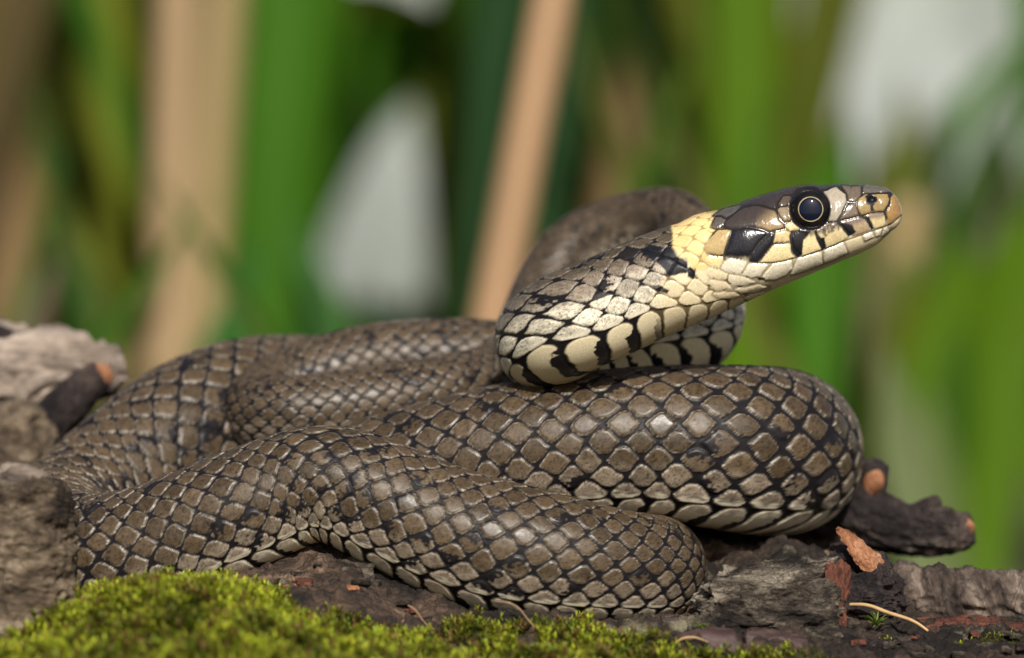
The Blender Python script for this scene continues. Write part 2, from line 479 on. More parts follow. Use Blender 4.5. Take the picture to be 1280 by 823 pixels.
for cc, qq in cand:
    dx, dy = wp - cc, (wq_ - qq) * KK
    f = dx * dx + dy * dy
    f = np.where(np.abs(cc) > 9, 1e8, f)
    less = f < F1
    F2n = np.where(less, F1, np.where(f < F2, f, F2))
    b2x = np.where(less, b1[0], np.where(f < F2, cc, b2x)); b2y = np.where(less, b1[1], np.where(f < F2, qq, b2y))
    F2 = F2n; F1 = np.where(less, f, F1)
    b1 = [np.where(less, a, b) for a, b in zip((cc, qq, dx, dy), b1)]
sc_c, sc_q, ldx, ldy = b1
dcc = np.sqrt((sc_c - b2x) ** 2 + ((sc_q - b2y) * KK) ** 2).clip(0.3)
edge = (F2 - F1) / (2 * dcc)
edge = np.where(F2 > 1e7, 0.6, edge)
h1, h2, h3 = hash2(sc_c, sc_q, 1), hash2(sc_c, sc_q, 2), hash2(sc_c, sc_q, 3)
lx = np.abs(ldx) / (0.715 + 0.08 * (h2 - 0.5)); ly = np.abs(ldy) / (1.03 + 0.10 * (h3 - 0.5))
elr = (1 - (lx ** 2.2 + ly ** 1.9) ** (1 / 2.05)) * 0.76
kx = np.clip(0.5 + 0.5 * (elr + 0.03 - edge) / 0.12, 0, 1)
edge = lerp(elr + 0.03, edge, kx) - 0.12 * kx * (1 - kx)
edge = edge + 0.028 * perlin(p * 5, q * 10, 3.7) + 0.026 * perlin(p * 11, q * 22, 8.7)
# outside of a bend the skin is stretched and the gaps widen
kap = np.gradient(T, sr, axis=0)
stretch = -(NRM * kap[:, None]).sum(-1) * Rr[:, None]          # > 0 on the outside
neckz = 1 - sstep(HL + 430, HL + 660, sr)[:, None]              # 1 on the neck
gap = 0.030 + 0.075 * np.clip(stretch, -0.5, 0.9) + 0.02 * h3 - 0.045 * neckz
m_sc = sstep(gap, gap + 0.06, edge)
scale_h = sstep(gap - 0.03, gap + 0.13, edge) * (0.90 + 0.10 * (1 - ldx ** 2 - ldy ** 2) + 0.05 * perlin(p * 6, q * 12, 14.1) + 0.22 * ldy + 0.30 * (h1 - 0.5) * ldx + 0.22 * (h2 - 0.5) * ldy) + 0.03 * np.exp(-(ldx / 0.06) ** 2) * m_sc * sstep(8.5, 6.0, ab) * sstep(HL + 60, HL + 200, sr)[:, None]
# ventral scutes
vq = wq_ + 0.25 - 0.35 * np.clip((ab - 9.5) / 4, 0, 1)
vf = vq - np.floor(vq); vid = np.floor(vq)
va = np.clip(np.minimum(vf, 1 - vf) / 0.5, 0, 1); vb = np.clip((ab - 9.40) / 1.5, 0, 1)
ve = 0.5 * (1 - ((1 - va) ** 2.6 + (1 - vb) ** 2.6) ** (1 / 2.6)) + 0.012 * perlin(p * 4, q * 12, 2.9)
m_v = sstep(0.03, 0.09, ve)
vent_h = m_v * (0.45 + 0.55 * vf)
hgt = np.where(dors, scale_h, vent_h)
msk = np.where(dors, m_sc, m_v)
amp = Rr * 0.027
disp = hgt * amp[:, None] * lerp(1.0, 0.55, sstep(HL + 40, HL - 30, sr))[:, None]

# --- colour of the lattice
def c3(r, g, b): return np.array([r, g, b], np.float32)
brown = c3(0.072, 0.049, 0.028); pale = c3(0.46, 0.41, 0.33); cream = c3(0.70, 0.60, 0.40); white = c3(0.74, 0.67, 0.52); skin = c3(0.011, 0.0095, 0.011); yellow = c3(0.74, 0.54, 0.235); grey = c3(0.175, 0.14, 0.105)
nzl = perlin(p * 0.9, q * 0.9, 8.0)[..., None]
dk = ab[..., None] + nzl * 0.8
nk = neckz[..., None]
c_body = lerp(brown, grey * 1.35, sstep(6.6, 8.9, dk))
c_neck = lerp(lerp(c3(0.080, 0.060, 0.038), grey * 1.2, sstep(3.0, 5.8, dk)), white * 0.85, sstep(5.6, 8.2, dk))
col = lerp(c_body, c_neck, nk)
col = col * (0.74 + 0.52 * h1)[..., None]
# a little lighter towards the free edge, pale rim round each scale
rim = sstep(0.125, 0.06, edge - gap)[..., None] * (0.40 + 0.60 * sstep(-0.5, 0.6, ldy))[..., None]
rim = rim * (0.55 + 0.9 * np.clip(perlin(p * 4, q * 6, 2.2), -0.4, 0.5))[..., None]
col = lerp(col, np.maximum(pale, col * 1.25), np.clip(rim, 0, 1) * 0.72)
spk = sstep(0.28, 0.5, perlin(p * 8, q * 16, 24.2) + 0.3 * perlin(p * 15, q * 30, 2.4)) * 0.6
col = col * ((1 + 0.36 * perlin(p * 2.5, q * 5, 12.2) + 0.42 * perlin(p * 8, q * 16, 4.2)) * (1 - spk)).clip(0.25, 1.8)[..., None]
# lowest row half white
col = lerp(col, white, (sstep(0.0, 0.35, ab - 9 + 0.35 * perlin(p * 5, q * 3, 3.1)) * (np.abs(sc_c) == 9) * 1.0)[..., None])
# ventral colours
vl = np.clip((ab - 9.5) / 4.0, 0, 1.2)
vn = perlin(p * 2.2, q * 5, 1.7) * 0.20 + perlin(p * 6, q * 16, 6.7) * 0.06
vblk = sstep(-0.015, 0.015, 0.36 * sstep(0.02, 0.5, vl + vn * 0.5) + vn * 0.35 - vf)
vc = lerp(lerp(grey * 2.2, white * 1.2, sstep(0.0, 0.22, vl + vn * 0.6)[..., None]), cream * 1.08, nk)
vc = lerp(vc, cream * 0.95, sstep(0.3, 0.8, vl)[..., None])
vc = lerp(vc, skin, vblk[..., None] * sstep(HL + 20, HL + 90, sr)[:, None, None])
vc = lerp(vc, skin, (sstep(0.55, 0.95, vl) * (vn > -0.05) * 0.9)[..., None] * (1 - nk))
col = np.where(dors[..., None], col, vc)
# black flecks on some scales
ang = h2 * 2 * np.pi
lob = np.cos(ang) * ldx + np.sin(ang) * ldy * 0.7 + 0.55 * perlin(p * 4.5, q * 8, 5.5) + 0.07 * perlin(p * 11, q * 20, 1.5)
barq = (perlin(qs[:, None] * 0.33 + 3, np.sign(p) * 7.0 + p * 0.12, 0.5) > 0.12) & (ab > 2.5) & (ab < 8.3)
prob = lerp(np.where(barq, 0.50, 0.16), np.where(barq, 0.20, 0.06), nk[..., 0])
blk = (h3 < prob) * sstep(0.10, 0.16, lob) * dors
full = (hash2(sc_c, sc_q, 9) < 0.05 * nk[..., 0]) * (ab > 2) * (ab < 7) * dors
blk = np.maximum(blk, full * 0.95)
col = lerp(col, skin, blk[..., None])
# skin between scales; the gaps of the pale neck are narrower and brown where scales are cream
col = lerp(skin * np.ones(3, np.float32), col, msk[..., None])
rough = lerp(0.46, 0.385, msk) + 0.12 * (h1 - 0.5) + 0.09 * perlin(p * 3, q * 6, 9.9) + 0.10 * perlin(p * 8, q * 16, 4.2)

# --- head: plates drawn on the side view, the far side mirrors the near side
hr = np.where(sr < HL + 75)[0]; nh = len(hr)
PX, PY = proj(V[hr])
mir = np.where(np.sign(th) == near, np.arange(NT), NT - 1 - np.arange(NT))
PX, PY = PX[:, mir], PY[:, mir]
vX, vY, vZ = V[hr][..., 0], V[hr][..., 1], V[hr][..., 2]
jx = 1.0 * perlin(PX * 0.11, PY * 0.11, 1.1) + 0.5 * perlin(PX * 0.4, PY * 0.4, 2.1); jy = 1.0 * perlin(PX * 0.11 + 40, PY * 0.11, 1.1) + 0.5 * perlin(PX * 0.4, PY * 0.4, 7.1)
def z1(pts): return np.array([(980 + x / 8.533, 225 + y / 8.533) for x, y in pts])
def z2(pts): return np.array([(850 + x / 8.533, 235 + y / 8.533) for x, y in pts])
def z3(pts): return np.array([(840 + x / 8.533, 300 + y / 8.533) for x, y in pts])
def z6(pts): return oc(pts)
def zc(pts): return np.array([(600 + x * 540 / 1280, 200 + y * 540 / 1280) for x, y in pts])
def sdf(poly, X, Y):
    """signed distance, positive inside"""
    d = np.full(X.shape, 1e9, np.float32); ins = np.zeros(X.shape, bool)
    n = len(poly)
    for i in range(n):
        ax, ay = poly[i]; bx_, by_ = poly[(i + 1) % n]
        ex, ey = bx_ - ax, by_ - ay
        t = np.clip(((X - ax) * ex + (Y - ay) * ey) / (ex * ex + ey * ey + 1e-9), 0, 1)
        d = np.minimum(d, (X - ax - t * ex) ** 2 + (Y - ay - t * ey) ** 2)
        if abs(ey) > 1e-9:
            ins ^= ((ay > Y) != (by_ > Y)) & (X < ex * (Y - ay) / ey + ax)
    d = np.sqrt(d)
    return np.where(ins, d, -d)
dgrey = c3(0.040, 0.033, 0.032); tan = c3(0.29, 0.20, 0.085); lab = c3(0.68, 0.55, 0.30); lab2 = c3(0.72, 0.65, 0.50); blackp = c3(0.012, 0.012, 0.017); silver = c3(0.36, 0.31, 0.24)
plates = [
 (z1([(770, 245), (800, 190), (860, 152), (1000, 148), (1110, 148), (1130, 200), (1112, 270), (1062, 338), (950, 346), (820, 382), (790, 330), (775, 280)]), tan, 'nasal'),
 (z1([(1135, 185), (1170, 140), (1240, 200), (1300, 300), (1270, 380), (1180, 430), (1160, 462), (1104, 490), (1094, 380), (1085, 338), (1128, 275)]), c3(0.31, 0.185, 0.07), 'rostral'),
 (z1([(822, 388), (950, 352), (1060, 344), (1085, 380), (1088, 470), (1060, 502), (960, 532), (925, 440), (890, 405)]), lab * 0.85, 'labial'),
 (z1([(585, 442), (800, 395), (870, 415), (910, 455), (930, 540), (780, 592), (735, 602), (640, 520)]), c3(0.36, 0.27, 0.16), 'labial'),
 (z1([(332, 532), (440, 462), (570, 448), (625, 515), (685, 612), (640, 652), (440, 738), (405, 650), (352, 575)]), lab * 0.8, 'labial'),
 (z1([(80, 615), (165, 532), (240, 512), (325, 532), (355, 650), (410, 740), (190, 828), (95, 710)]), lab, 'labial'),
 (z1([(672, 250), (768, 246), (788, 330), (798, 382), (585, 434), (638, 340)]), c3(0.17, 0.125, 0.09), 'loreal'),
 (z1([(420, 130), (560, 78), (660, 150), (672, 232), (612, 370), (560, 440), (470, 450), (430, 300)]), silver, 'preocular'),
 (z1([(605, 60), (835, 70), (828, 165), (772, 240), (680, 236), (664, 150)]), c3(0.13, 0.10, 0.075), 'prefrontal'),
 (z1([(842, 40), (1000, 40), (1120, 70), (1160, 130), (1120, 142), (1000, 140), (850, 152), (835, 160)]), c3(0.11, 0.095, 0.08), 'internasal'),
 (z1([(965, 540), (1052, 512), (1035, 592), (975, 616)]), lab2, 'lower'), (z1([(1062, 505), (1104, 496), (1130, 540), (1060, 600), (1036, 600)]), lab2 * 0.85, 'lower'),
 (z1([(832, 592), (945, 542), (966, 614), (862, 662)]), lab2, 'lower'),
 (z6([(806, 472), (810, 396), (916, 350), (942, 410), (870, 447)]), lab2, 'lower'), (z6([(628, 533), (664, 440), (802, 400), (804, 472), (720, 507)]), lab2, 'lower'),
 (z3([(510, 303), (558, 218), (620, 195), (800, 210), (800, 262), (732, 370), (600, 350), (520, 315)]), lab2 * 0.98, 'lower'),
 (z3([(737, 374), (803, 266), (832, 246), (1040, 260), (940, 400), (842, 412)]), lab2, 'lower'),
 (z3([(952, 397), (1062, 260), (1120, 240), (1285, 208), (1292, 310), (1210, 390), (1090, 430), (990, 437)]), lab2, 'lower'),
 (z2([(600, 176), (700, 120), (900, 60), (1150, 0), (1285, -10), (1275, 20), (1200, 72), (1110, 78), (1042, 148), (1022, 228), (850, 182), (685, 192)]), dgrey, 'parietal'),
 (z2([(1042, 172), (1100, 84), (1175, 80), (1205, 130), (1175, 192), (1060, 202)]), c3(0.10, 0.075, 0.055), 'postocular'),
 (z2([(1032, 232), (1060, 207), (1175, 198), (1200, 260), (1210, 340), (1104, 366), (1062, 300)]), c3(0.26, 0.20, 0.125), 'postocular'),
 (z2([(1110, 400), (1150, 362), (1200, 360), (1275, 420), (1290, 446), (1180, 470), (1130, 440)]), lab, 'subocular'),
 (z2([(480, 365), (560, 292), (680, 212), (820, 188), (900, 203), (1018, 250), (1068, 350), (1102, 374), (1112, 430), (960, 464), (860, 430), (720, 414), (560, 434), (470, 410)]), c3(0.052, 0.040, 0.036), 'temporal'),
 (z2([(505, 640), (560, 452), (700, 418), (830, 442), (960, 478), (850, 572), (745, 740), (600, 736), (470, 715)]), blackp, 'temporal_black'),
 (z2([(735, 770), (760, 690), (860, 574), (970, 482), (1005, 490), (994, 580), (905, 690), (838, 802), (718, 802)]), blackp, 'temporal_black'),
 (z2([(238, 640), (290, 560), (400, 450), (500, 440), (555, 452), (500, 600), (468, 712), (420, 722), (270, 702)]), c3(0.43, 0.31, 0.14), 'tan'),
 (z2([(350, 302), (480, 212), (600, 192), (672, 196), (600, 260), (492, 326), (440, 302)]), c3(0.085, 0.075, 0.066), 'temporal'),
 (z2([(325, 418), (378, 312), (440, 308), (500, 340), (470, 402), (390, 440)]), c3(0.105, 0.088, 0.078), 'temporal'),
 (z2([(838, 802), (960, 640), (1000, 604), (1180, 582), (1192, 700), (1232, 742), (1100, 792), (960, 808)]), lab, 'labial'),
 (z2([(992, 592), (1012, 472), (1112, 442), (1190, 472), (1172, 520), (1182, 578)]), c3(0.56, 0.43, 0.22), 'labial'),
 (z3([(340, 212), (380, 162), (558, 180), (540, 240), (500, 310), (380, 276)]), c3(0.72, 0.57, 0.29), 'cream'),
 (z3([(345, 350), (390, 280), (500, 312), (600, 356), (580, 436), (420, 412)]), c3(0.68, 0.56, 0.36), 'cream'),
 (z3([(590, 440), (602, 360), (735, 376), (850, 418), (918, 452), (740, 500), (640, 500)]), c3(0.66, 0.57, 0.42), 'cream'),
 (z3([(655, 540), (680, 512), (920, 470), (1050, 500), (880, 562), (720, 576)]), c3(0.68, 0.58, 0.40), 'cream'),
 (z3([(760, 605), (880, 566), (1040, 530), (900, 620), (785, 642)]), c3(0.68, 0.57, 0.38), 'cream'),
 (z3([(370, 470), (400, 415), (580, 440), (640, 505), (660, 530), (460, 545), (440, 520)]), c3(0.68, 0.56, 0.37), 'cream'),
 (z3([(425, 580), (455, 548), (660, 545), (750, 600), (620, 634), (500, 632)]), c3(0.70, 0.58, 0.37), 'cream'),
]
pe = np.full((nh, NT), -1e9, np.float32); pid = np.full((nh, NT), -1)
for i, (poly, cc_, nm) in enumerate(plates):
    s_ = sdf(poly, PX + jx * 0.6, PY + jy * 0.6)
    k = s_ > pe
    pe = np.where(k, s_, pe); pid = np.where(k, i, pid)
pcol = np.stack([c for _, c, _ in plates])[pid]
hcol = col[hr].copy(); hdisp = disp[hr].copy(); hrough = rough[hr].copy()
# collar and throat colours under the lattice scales of the head
jawm = sstep(925, 950, PX)
lat_m = np.maximum(msk[hr], jawm)[..., None]
toyel = z6([(20, 245), (60, 225), (130, 190), (250, 165), (245, 205), (215, 262), (300, 290), (230, 345), (165, 390), (190, 425), (240, 470), (170, 500), (120, 500), (80, 440), (40, 440), (5, 380), (5, 310), (-5, 270)])
yel = sstep(-2.0, 2.0, sdf(toyel, PX + jx, PY + jy))[..., None]
thr = z6([(-60, 600), (-30, 540), (20, 520), (60, 505), (90, 440), (200, 430), (520, 440), (1240, 200), (1250, 400), (500, 720), (0, 860), (-250, 930), (-230, 760), (-130, 650)])
thm = sstep(-6, 5, sdf(thr, PX + jx * 3, PY + jy * 3))[..., None]
skn = lerp(c3(0.25, 0.18, 0.09), skin, 0.25)
base_l = lerp(col[hr], lerp(skn, c3(0.72, 0.61, 0.40) * (0.9 + 0.2 * h1[hr][..., None]), lat_m), thm)
base_l = lerp(base_l, lerp(skn * 1.1, yellow * (0.85 + 0.3 * h1[hr][..., None]), np.clip(lat_m + 0.25, 0, 1)), yel)
front = sstep(878, 892, PX)[..., None]
hdk = lerp(base_l, dgrey, front * (1 - thm) * (1 - yel))
hcol = hdk
inpl = sstep(0.35, 1.5, pe)
seam = sstep(-3.2, -0.2, pe)
hcol = lerp(hcol, c3(0.02, 0.016, 0.012), (seam * (1 - inpl) * front[..., 0] * lerp(1, 0.55, thm[..., 0]))[..., None])
pcv = pcol * (1 + 0.16 * perlin(PX * 0.3, PY * 0.3, 3.3) + 0.10 * perlin(PX * 0.9, PY * 0.9, 5.3))[..., None]
nmz = np.array([n for _, _, n in plates])[pid]
# the lower edge of the big temporal and the snout plates run to tan, the top edge of front labials to grey
tmp = (nmz == 'temporal') & (PX > 945)
pcv = lerp(pcv, c3(0.30, 0.21, 0.11), (tmp * sstep(0, 26, (PX - 945) * 0.75 + (PY - 268) * 0.8))[..., None])
labt = (nmz == 'labial') & (PX > 1012)
labtop = np.interp(PX, [1012, 1035, 1048, 1075, 1085, 1105], [291, 283, 279, 273, 270, 266])
pcv = lerp(pcv, c3(0.12, 0.085, 0.085), (labt * sstep(9 , 2, PY - labtop + jx * 1.5) * 0.75)[..., None])
hcol = lerp(hcol, pcv, inpl[..., None])
# black marks
marks = [z6([(885, 252), (925, 250), (962, 262), (982, 300), (940, 327), (922, 300), (915, 272)]), z6([(1028, 222), (1052, 220), (1078, 282), (1062, 292), (1046, 258)]),
 z6([(772, 328), (815, 330), (823, 382), (800, 397), (784, 372)]), z6([(632, 335), (655, 300), (700, 283), (738, 288), (738, 305), (700, 345), (692, 420), (668, 440), (642, 412), (636, 372)]),
 z6([(1030, 110), (1060, 98), (1092, 112), (1094, 140), (1070, 160), (1080, 185), (1062, 190), (1058, 160), (1038, 148)]), z6([(450, 548), (470, 540), (495, 552), (465, 562)]),
 z6([(780, 270), (890, 246), (905, 262), (900, 285), (850, 300), (820, 330), (775, 300)]), z6([(905, 190), (935, 140), (960, 140), (930, 165), (915, 205)]),
 zc([(478, 272), (495, 252), (545, 262), (568, 258), (582, 285), (612, 302), (616, 332), (592, 340), (562, 346), (545, 322), (520, 300), (488, 292)]), zc([(612, 322), (624, 316), (638, 332), (632, 354), (616, 346)]),
 zc([(498, 372), (530, 372), (560, 386), (556, 396), (520, 388)]), zc([(484, 396), (500, 384), (510, 398), (494, 416)]), zc([(392, 352), (428, 342), (434, 376), (414, 384), (394, 372)]), zc([(288, 366), (310, 352), (330, 362), (318, 388), (292, 388)])]
mk = np.zeros((nh, NT), np.float32)
for i, poly in enumerate(marks):
    v = sstep(-0.7, 0.7, sdf(poly, PX + jx * 1.2, PY + jy * 1.2))
    if i == 6: v = v * 0.72 * sstep(-0.3, 0.25, perlin(PX * 0.35, PY * 0.35, 6.6))
    mk = np.maximum(mk, v)
hcol = lerp(hcol, c3(0.010, 0.010, 0.013), mk[..., None])
# pores between plates, mouth line
ml = z6([(1222, 212), (1185, 250), (1140, 271), (1075, 294), (1010, 319), (920, 350), (800, 400), (660, 440), (540, 465), (460, 465), (400, 452), (280, 430)])
md = np.full((nh, NT), 1e9, np.float32)
for i in range(len(ml) - 1):
    a, b_ = ml[i], ml[i + 1]; e = b_ - a
    t = np.clip(((PX - a[0]) * e[0] + (PY - a[1]) * e[1]) / (e @ e), 0, 1)
    md = np.minimum(md, np.hypot(PX - a[0] - t * e[0], PY - a[1] - t * e[1]))
mline = np.exp(-(md / 0.9) ** 2)
hcol = lerp(hcol, c3(0.05, 0.035, 0.02), (mline * 0.7)[..., None])
# relief: plates slightly domed with sunk seams
dome = inpl * (0.5 + 0.9 * (1 - np.exp(-pe.clip(0) / 4.5)))
hd = np.where(front[..., 0] > 0.5, dome * 1.0, lerp(hdisp, dome * 1.2 + 0.3, inpl))
hd = lerp(hdisp * (1 - front[..., 0] * (1 - thm[..., 0] * 0.8)) * (1 - jawm), dome * 1.15 + 0.2, np.maximum(inpl, 0))
hd = hd - 1.1 * mline
EYE = np.array([1012.6, 262.4])
ed = np.hypot(PX - EYE[0], PY - EYE[1])
hd = hd + 1.5 * np.exp(-((ed - 27.0) / 2.4) ** 2) * (1 - 0.4 * (PY > EYE[1])) - 5.5 * sstep(26, 20, ed)
hd = hd + 2.0 * sstep(-3, 3, EYE[1] - PY - 22) * np.exp(-((PX - EYE[0]) / 32) ** 2) * np.exp(-((PY - 238) / 6) ** 2)   # brow
nos = np.hypot((PX - 1089.5) / 5.0, (PY - 249.5) / 4.2)
hd = hd - 4.5 * sstep(1.15, 0.4, nos)
hcol = lerp(hcol, skin, (sstep(26.5, 24.5, ed))[..., None])
hcol = lerp(hcol, skin, (np.exp(-((ed - 25.8) / 1.3) ** 2) * 0.8)[..., None])
# plates on the crown, read from above: midline and cross seams
lat = yy[hr]; xx1 = x1[hr][:, None]
crown = (ct > 0.35) & (PY < np.interp(PX, [890, 925, 958, 1010, 1060, 1120], [262, 256, 247, 236, 236, 242])) & (xx1 > 45)
fw = np.interp(xx1, [45, 90, 135, 190, 215, 276], [30, 26, 13, 15, 13, 8])
seamx = np.minimum.reduce([np.abs(xx1 - 118 - 0.25 * np.abs(lat)) + 0 * lat, np.abs(xx1 - 190) + 0 * lat, np.abs(xx1 - 226 + 0.1 * np.abs(lat)) + 0 * lat])
midl = np.where((xx1 < 118) | (xx1 > 190), np.abs(lat), np.abs(np.abs(lat) - fw))
cs = np.minimum(seamx, midl)
hd = hd + crown * (0.8 * (1 - np.exp(-cs / 3.0)) - 0.4) * 1.2
hcol = lerp(hcol, skin, (crown * np.exp(-(cs / 0.8) ** 2) * 0.8)[..., None])
hrough = lerp(hrough, 0.17 + 0.05 * perlin(PX * 0.5, PY * 0.5, 2.0), np.maximum(front[..., 0], thm[..., 0] * 0.6))
# fine pitting of the shields
hd = hd + (0.16 * perlin(PX * 0.55, PY * 0.55, 0.5) + 0.10 * perlin(PX * 1.2, PY * 1.2, 0.9)) * front[..., 0]
wh = sstep(HL + 70, HL + 30, sr[hr])[:, None]
disp[hr] = lerp(disp[hr], hd, wh); col[hr] = lerp(col[hr], hcol, wh[..., None]); rough[hr] = lerp(rough[hr], hrough, wh)
spec = 0.12 + 0.21 * msk * (1 - blk * 0.5)
spec[hr] = lerp(spec[hr], 0.5, wh * np.maximum(front[..., 0], 0.4 * yel[..., 0]))
tipz = sstep(0.0, 6.0, sr)[:, None]
disp = disp * (0.2 + 0.8 * tipz)

# skin folds where the far loop is bent
V = V + NRM * disp[..., None]
SV = V

# ------------------------------------------------------------------ ground, water
def big_sheet(name, x0, x1_, y0, y1, z, nx, ny_, amp_, mat, kind='structure'):
    xs, ys = np.linspace(x0, x1_, nx), np.linspace(y0, y1, ny_)
    X, Y = np.meshgrid(xs, ys)
    Z = z + amp_ * fbm(X * 3, Y * 3, 0.5, 3) if amp_ else z + 0 * X
    Vv = np.stack([X, Y, Z], -1).reshape(-1, 3); Vv[:, 2] -= Z0
    o = link(name, mesh_np(name, Vv / U, grid_faces(ny_, nx)), mat)
    tag(o, kind=kind); return o
m_soil = bark_mat('soil', [(0.3, (0.03, 0.028, 0.012)), (0.5, (0.06, 0.06, 0.022)), (0.7, (0.10, 0.085, 0.045))], scale=14, bump=0.6, dist=0.01)
big_sheet('ground', -900, 900, -300, 1500, -0.14, 40, 40, 0, m_soil)
big_sheet('pond_bank', -4, 4, -2.0, 1.25, 0.0, 220, 110, 0.018, m_soil)
m_water, ntw, bw = new_mat('water')
bw.inputs['Base Color'].default_value = (0.018, 0.024, 0.016, 1); bw.inputs['Roughness'].default_value = 0.03; bw.inputs['IOR'].default_value = 1.33
tcw = ntw.nodes.new('ShaderNodeTexCoord'); nw = node(ntw, 'ShaderNodeTexNoise', Scale=9, Detail=3); ntw.links.new(tcw.outputs['Object'], nw.inputs['Vector'])
bpw = node(ntw, 'ShaderNodeBump', Strength=0.04, Distance=0.01); ntw.links.new(nw.outputs[0], bpw.inputs['Height']); ntw.links.new(bpw.outputs[0], bw.inputs['Normal'])
big_sheet('water', -800, 800, 0.6, 1400, -0.05, 2, 2, 0, m_water)

m_far = bark_mat('bank_reflector', [(0.3, (0.24, 0.27, 0.23)), (0.5, (0.33, 0.36, 0.33)), (0.7, (0.40, 0.43, 0.41))], scale=0.25, bump=0.2, dist=0.3)  # unseen pale bank, added for the water to mirror so its surface brightens
xs = np.linspace(-260, 260, 240); ys = np.linspace(0, 1, 24)
Xb, Tb = np.meshgrid(xs, ys)
hb_ = 6.0 + 1.3 * fbm(xs * 0.03, 0.5, 0.5, 4)
Zb = -0.6 + hb_[None] * np.sin(np.clip(Tb * 2.2, 0, 1.57)) ** 0.8
Yb = 42 + 9 * Tb + 1.5 * fbm(Xb * 0.08, Zb * 0.2, 0.3, 4) + 60 * np.clip(Tb - 0.72, 0, 1)
Vb = np.stack([Xb, Yb, Zb - Z0], -1).reshape(-1, 3) / U
tag(link('added_far_bank', mesh_np('added_far_bank', Vb, grid_faces(24, 240)), m_far), kind='structure')

# ------------------------------------------------------------------ the log: a height field that carries the coils
sup = [(700, 772, -40), (600, 765, -40), (400, 668, -5), (440, 690, -20), (360, 690, -10), (300, 722, -10), (160, 742, 80), (80, 760, 0), (820, 780, 10), (960, 692, 110), (1000, 690, 60), (880, 700, 130), (1040, 700, 120),
       (300, 610, 400), (450, 592, 450), (600, 570, 420), (700, 570, 380), (850, 620, 330), (150, 640, 330), (40, 640, 300), (900, 620, 330), (500, 650, 180), (650, 660, 200),
       (200, 738, -260), (130, 752, -260), (270, 748, -250), (60, 800, -260), (330, 768, -240), (400, 796, -235), (470, 806, -190), (600, 797, -165), (760, 788, -150), (840, 800, -140), (700, 840, -260),
       (520, 770, -110), (450, 730, -90), (380, 720, -80), (560, 790, -120),
       (300, 830, -420), (100, 850, -420), (1000, 790, -100), (1100, 805, -70), (1250, 800, -70), (1150, 850, -190), (950, 850, -220), (1150, 770, 60), (1300, 770, 60), (1400, 800, 0), (-200, 760, 0), (-200, 660, 400), (1000, 700, 250)]
sup = np.array(sup, float); sw = W(sup[:, 0], sup[:, 1], sup[:, 2])
dm = np.linalg.norm(sw[:, None, :2] - sw[None, :, :2], axis=-1)
ns = len(sw)
Am = np.zeros((ns + 3, ns + 3)); Am[:ns, :ns] = dm + np.eye(ns) * -6; Am[:ns, ns] = 1; Am[:ns, ns + 1:] = sw[:, :2]; Am[ns, :ns] = 1; Am[ns + 1:, :ns] = sw[:, :2].T
cf = np.linalg.solve(Am, np.concatenate([sw[:, 2], [0, 0, 0]]))
def base_h(X, Y):
    sh = X.shape; X, Y = X.ravel(), Y.ravel()
    out = np.zeros(len(X))
    for i in range(0, len(X), 40000):
        dd = np.hypot(X[i:i + 40000, None] - sw[None, :, 0], Y[i:i + 40000, None] - sw[None, :, 1])
        out[i:i + 40000] = dd @ cf[:ns] + cf[ns] + cf[ns + 1] * X[i:i + 40000] + cf[ns + 2] * Y[i:i + 40000]
    return out.reshape(sh)
gx = np.concatenate([np.arange(-1500, -680, 14), np.arange(-680, 700, 2.6), np.arange(700, 1500, 14)])
gy = np.concatenate([np.arange(-700, -430, 8), np.arange(-430, 30, 2.6), np.arange(30, 220, 4), np.arange(220, 900, 8)])
GX, GY = np.meshgrid(gx, gy)
H = base_h(GX, GY)
# moss mask: cushion at the left front, strip along the front, spots at the right
gpx, gpy = proj(np.stack([GX, GY, H], -1))
nm1 = fbm(GX * 0.012, GY * 0.012, 0.2, 4)
def blob(cx, cy, rx, ry): return 1 - ((GX - cx) / rx) ** 2 - ((GY - cy) / ry) ** 2
mossf = np.maximum.reduce([blob(-440, -330, 250, 175), blob(-150, -330, 330, 120), blob(60, -250, 200, 95), blob(-330, -420, 400, 190), blob(460, -150, 26, 18) , blob(560, -120, 40, 18), blob(620, -110, 30, 16), blob(330, -230, 90, 30)])
mossm = sstep(-0.05, 0.25, mossf + nm1 * (0.45 + 0.5 * sstep(-200, -60, GX)) - 0.18 * sstep(-200, -60, GX))
# bark relief
along = ridged(GX * 0.010 + 3, GY * 0.022, 0.4, 5)
H = H + (1 - 0.6 * mossm) * (9 * (along - 0.6) + 5 * fbm(GX * 0.05, GY * 0.06, 1.5, 4) + 3.0 * fbm(GX * 0.16, GY * 0.16, 6.5, 2)) + mossm * (13 * fbm(GX * 0.02, GY * 0.02, 5.5, 3) + 5 * fbm(GX * 0.07, GY * 0.07, 9.5, 2))
# flakes of bark standing proud
plate = fbm(GX * 0.016 + 50, GY * 0.02, 2.5, 3)
H = H + (1 - mossm) * 7 * sstep(0.02, 0.07, plate) + (1 - mossm) * 5 * sstep(0.33, 0.37, plate)
# the sides of the log fall away
yb = lerp(560, 120, sstep(330, 470, GX)); yf = -470
fall = np.maximum(GY - yb, 0) ** 1.6 * 0.35 + np.maximum(yf - GY, 0) ** 1.6 * 0.35
H = H - fall
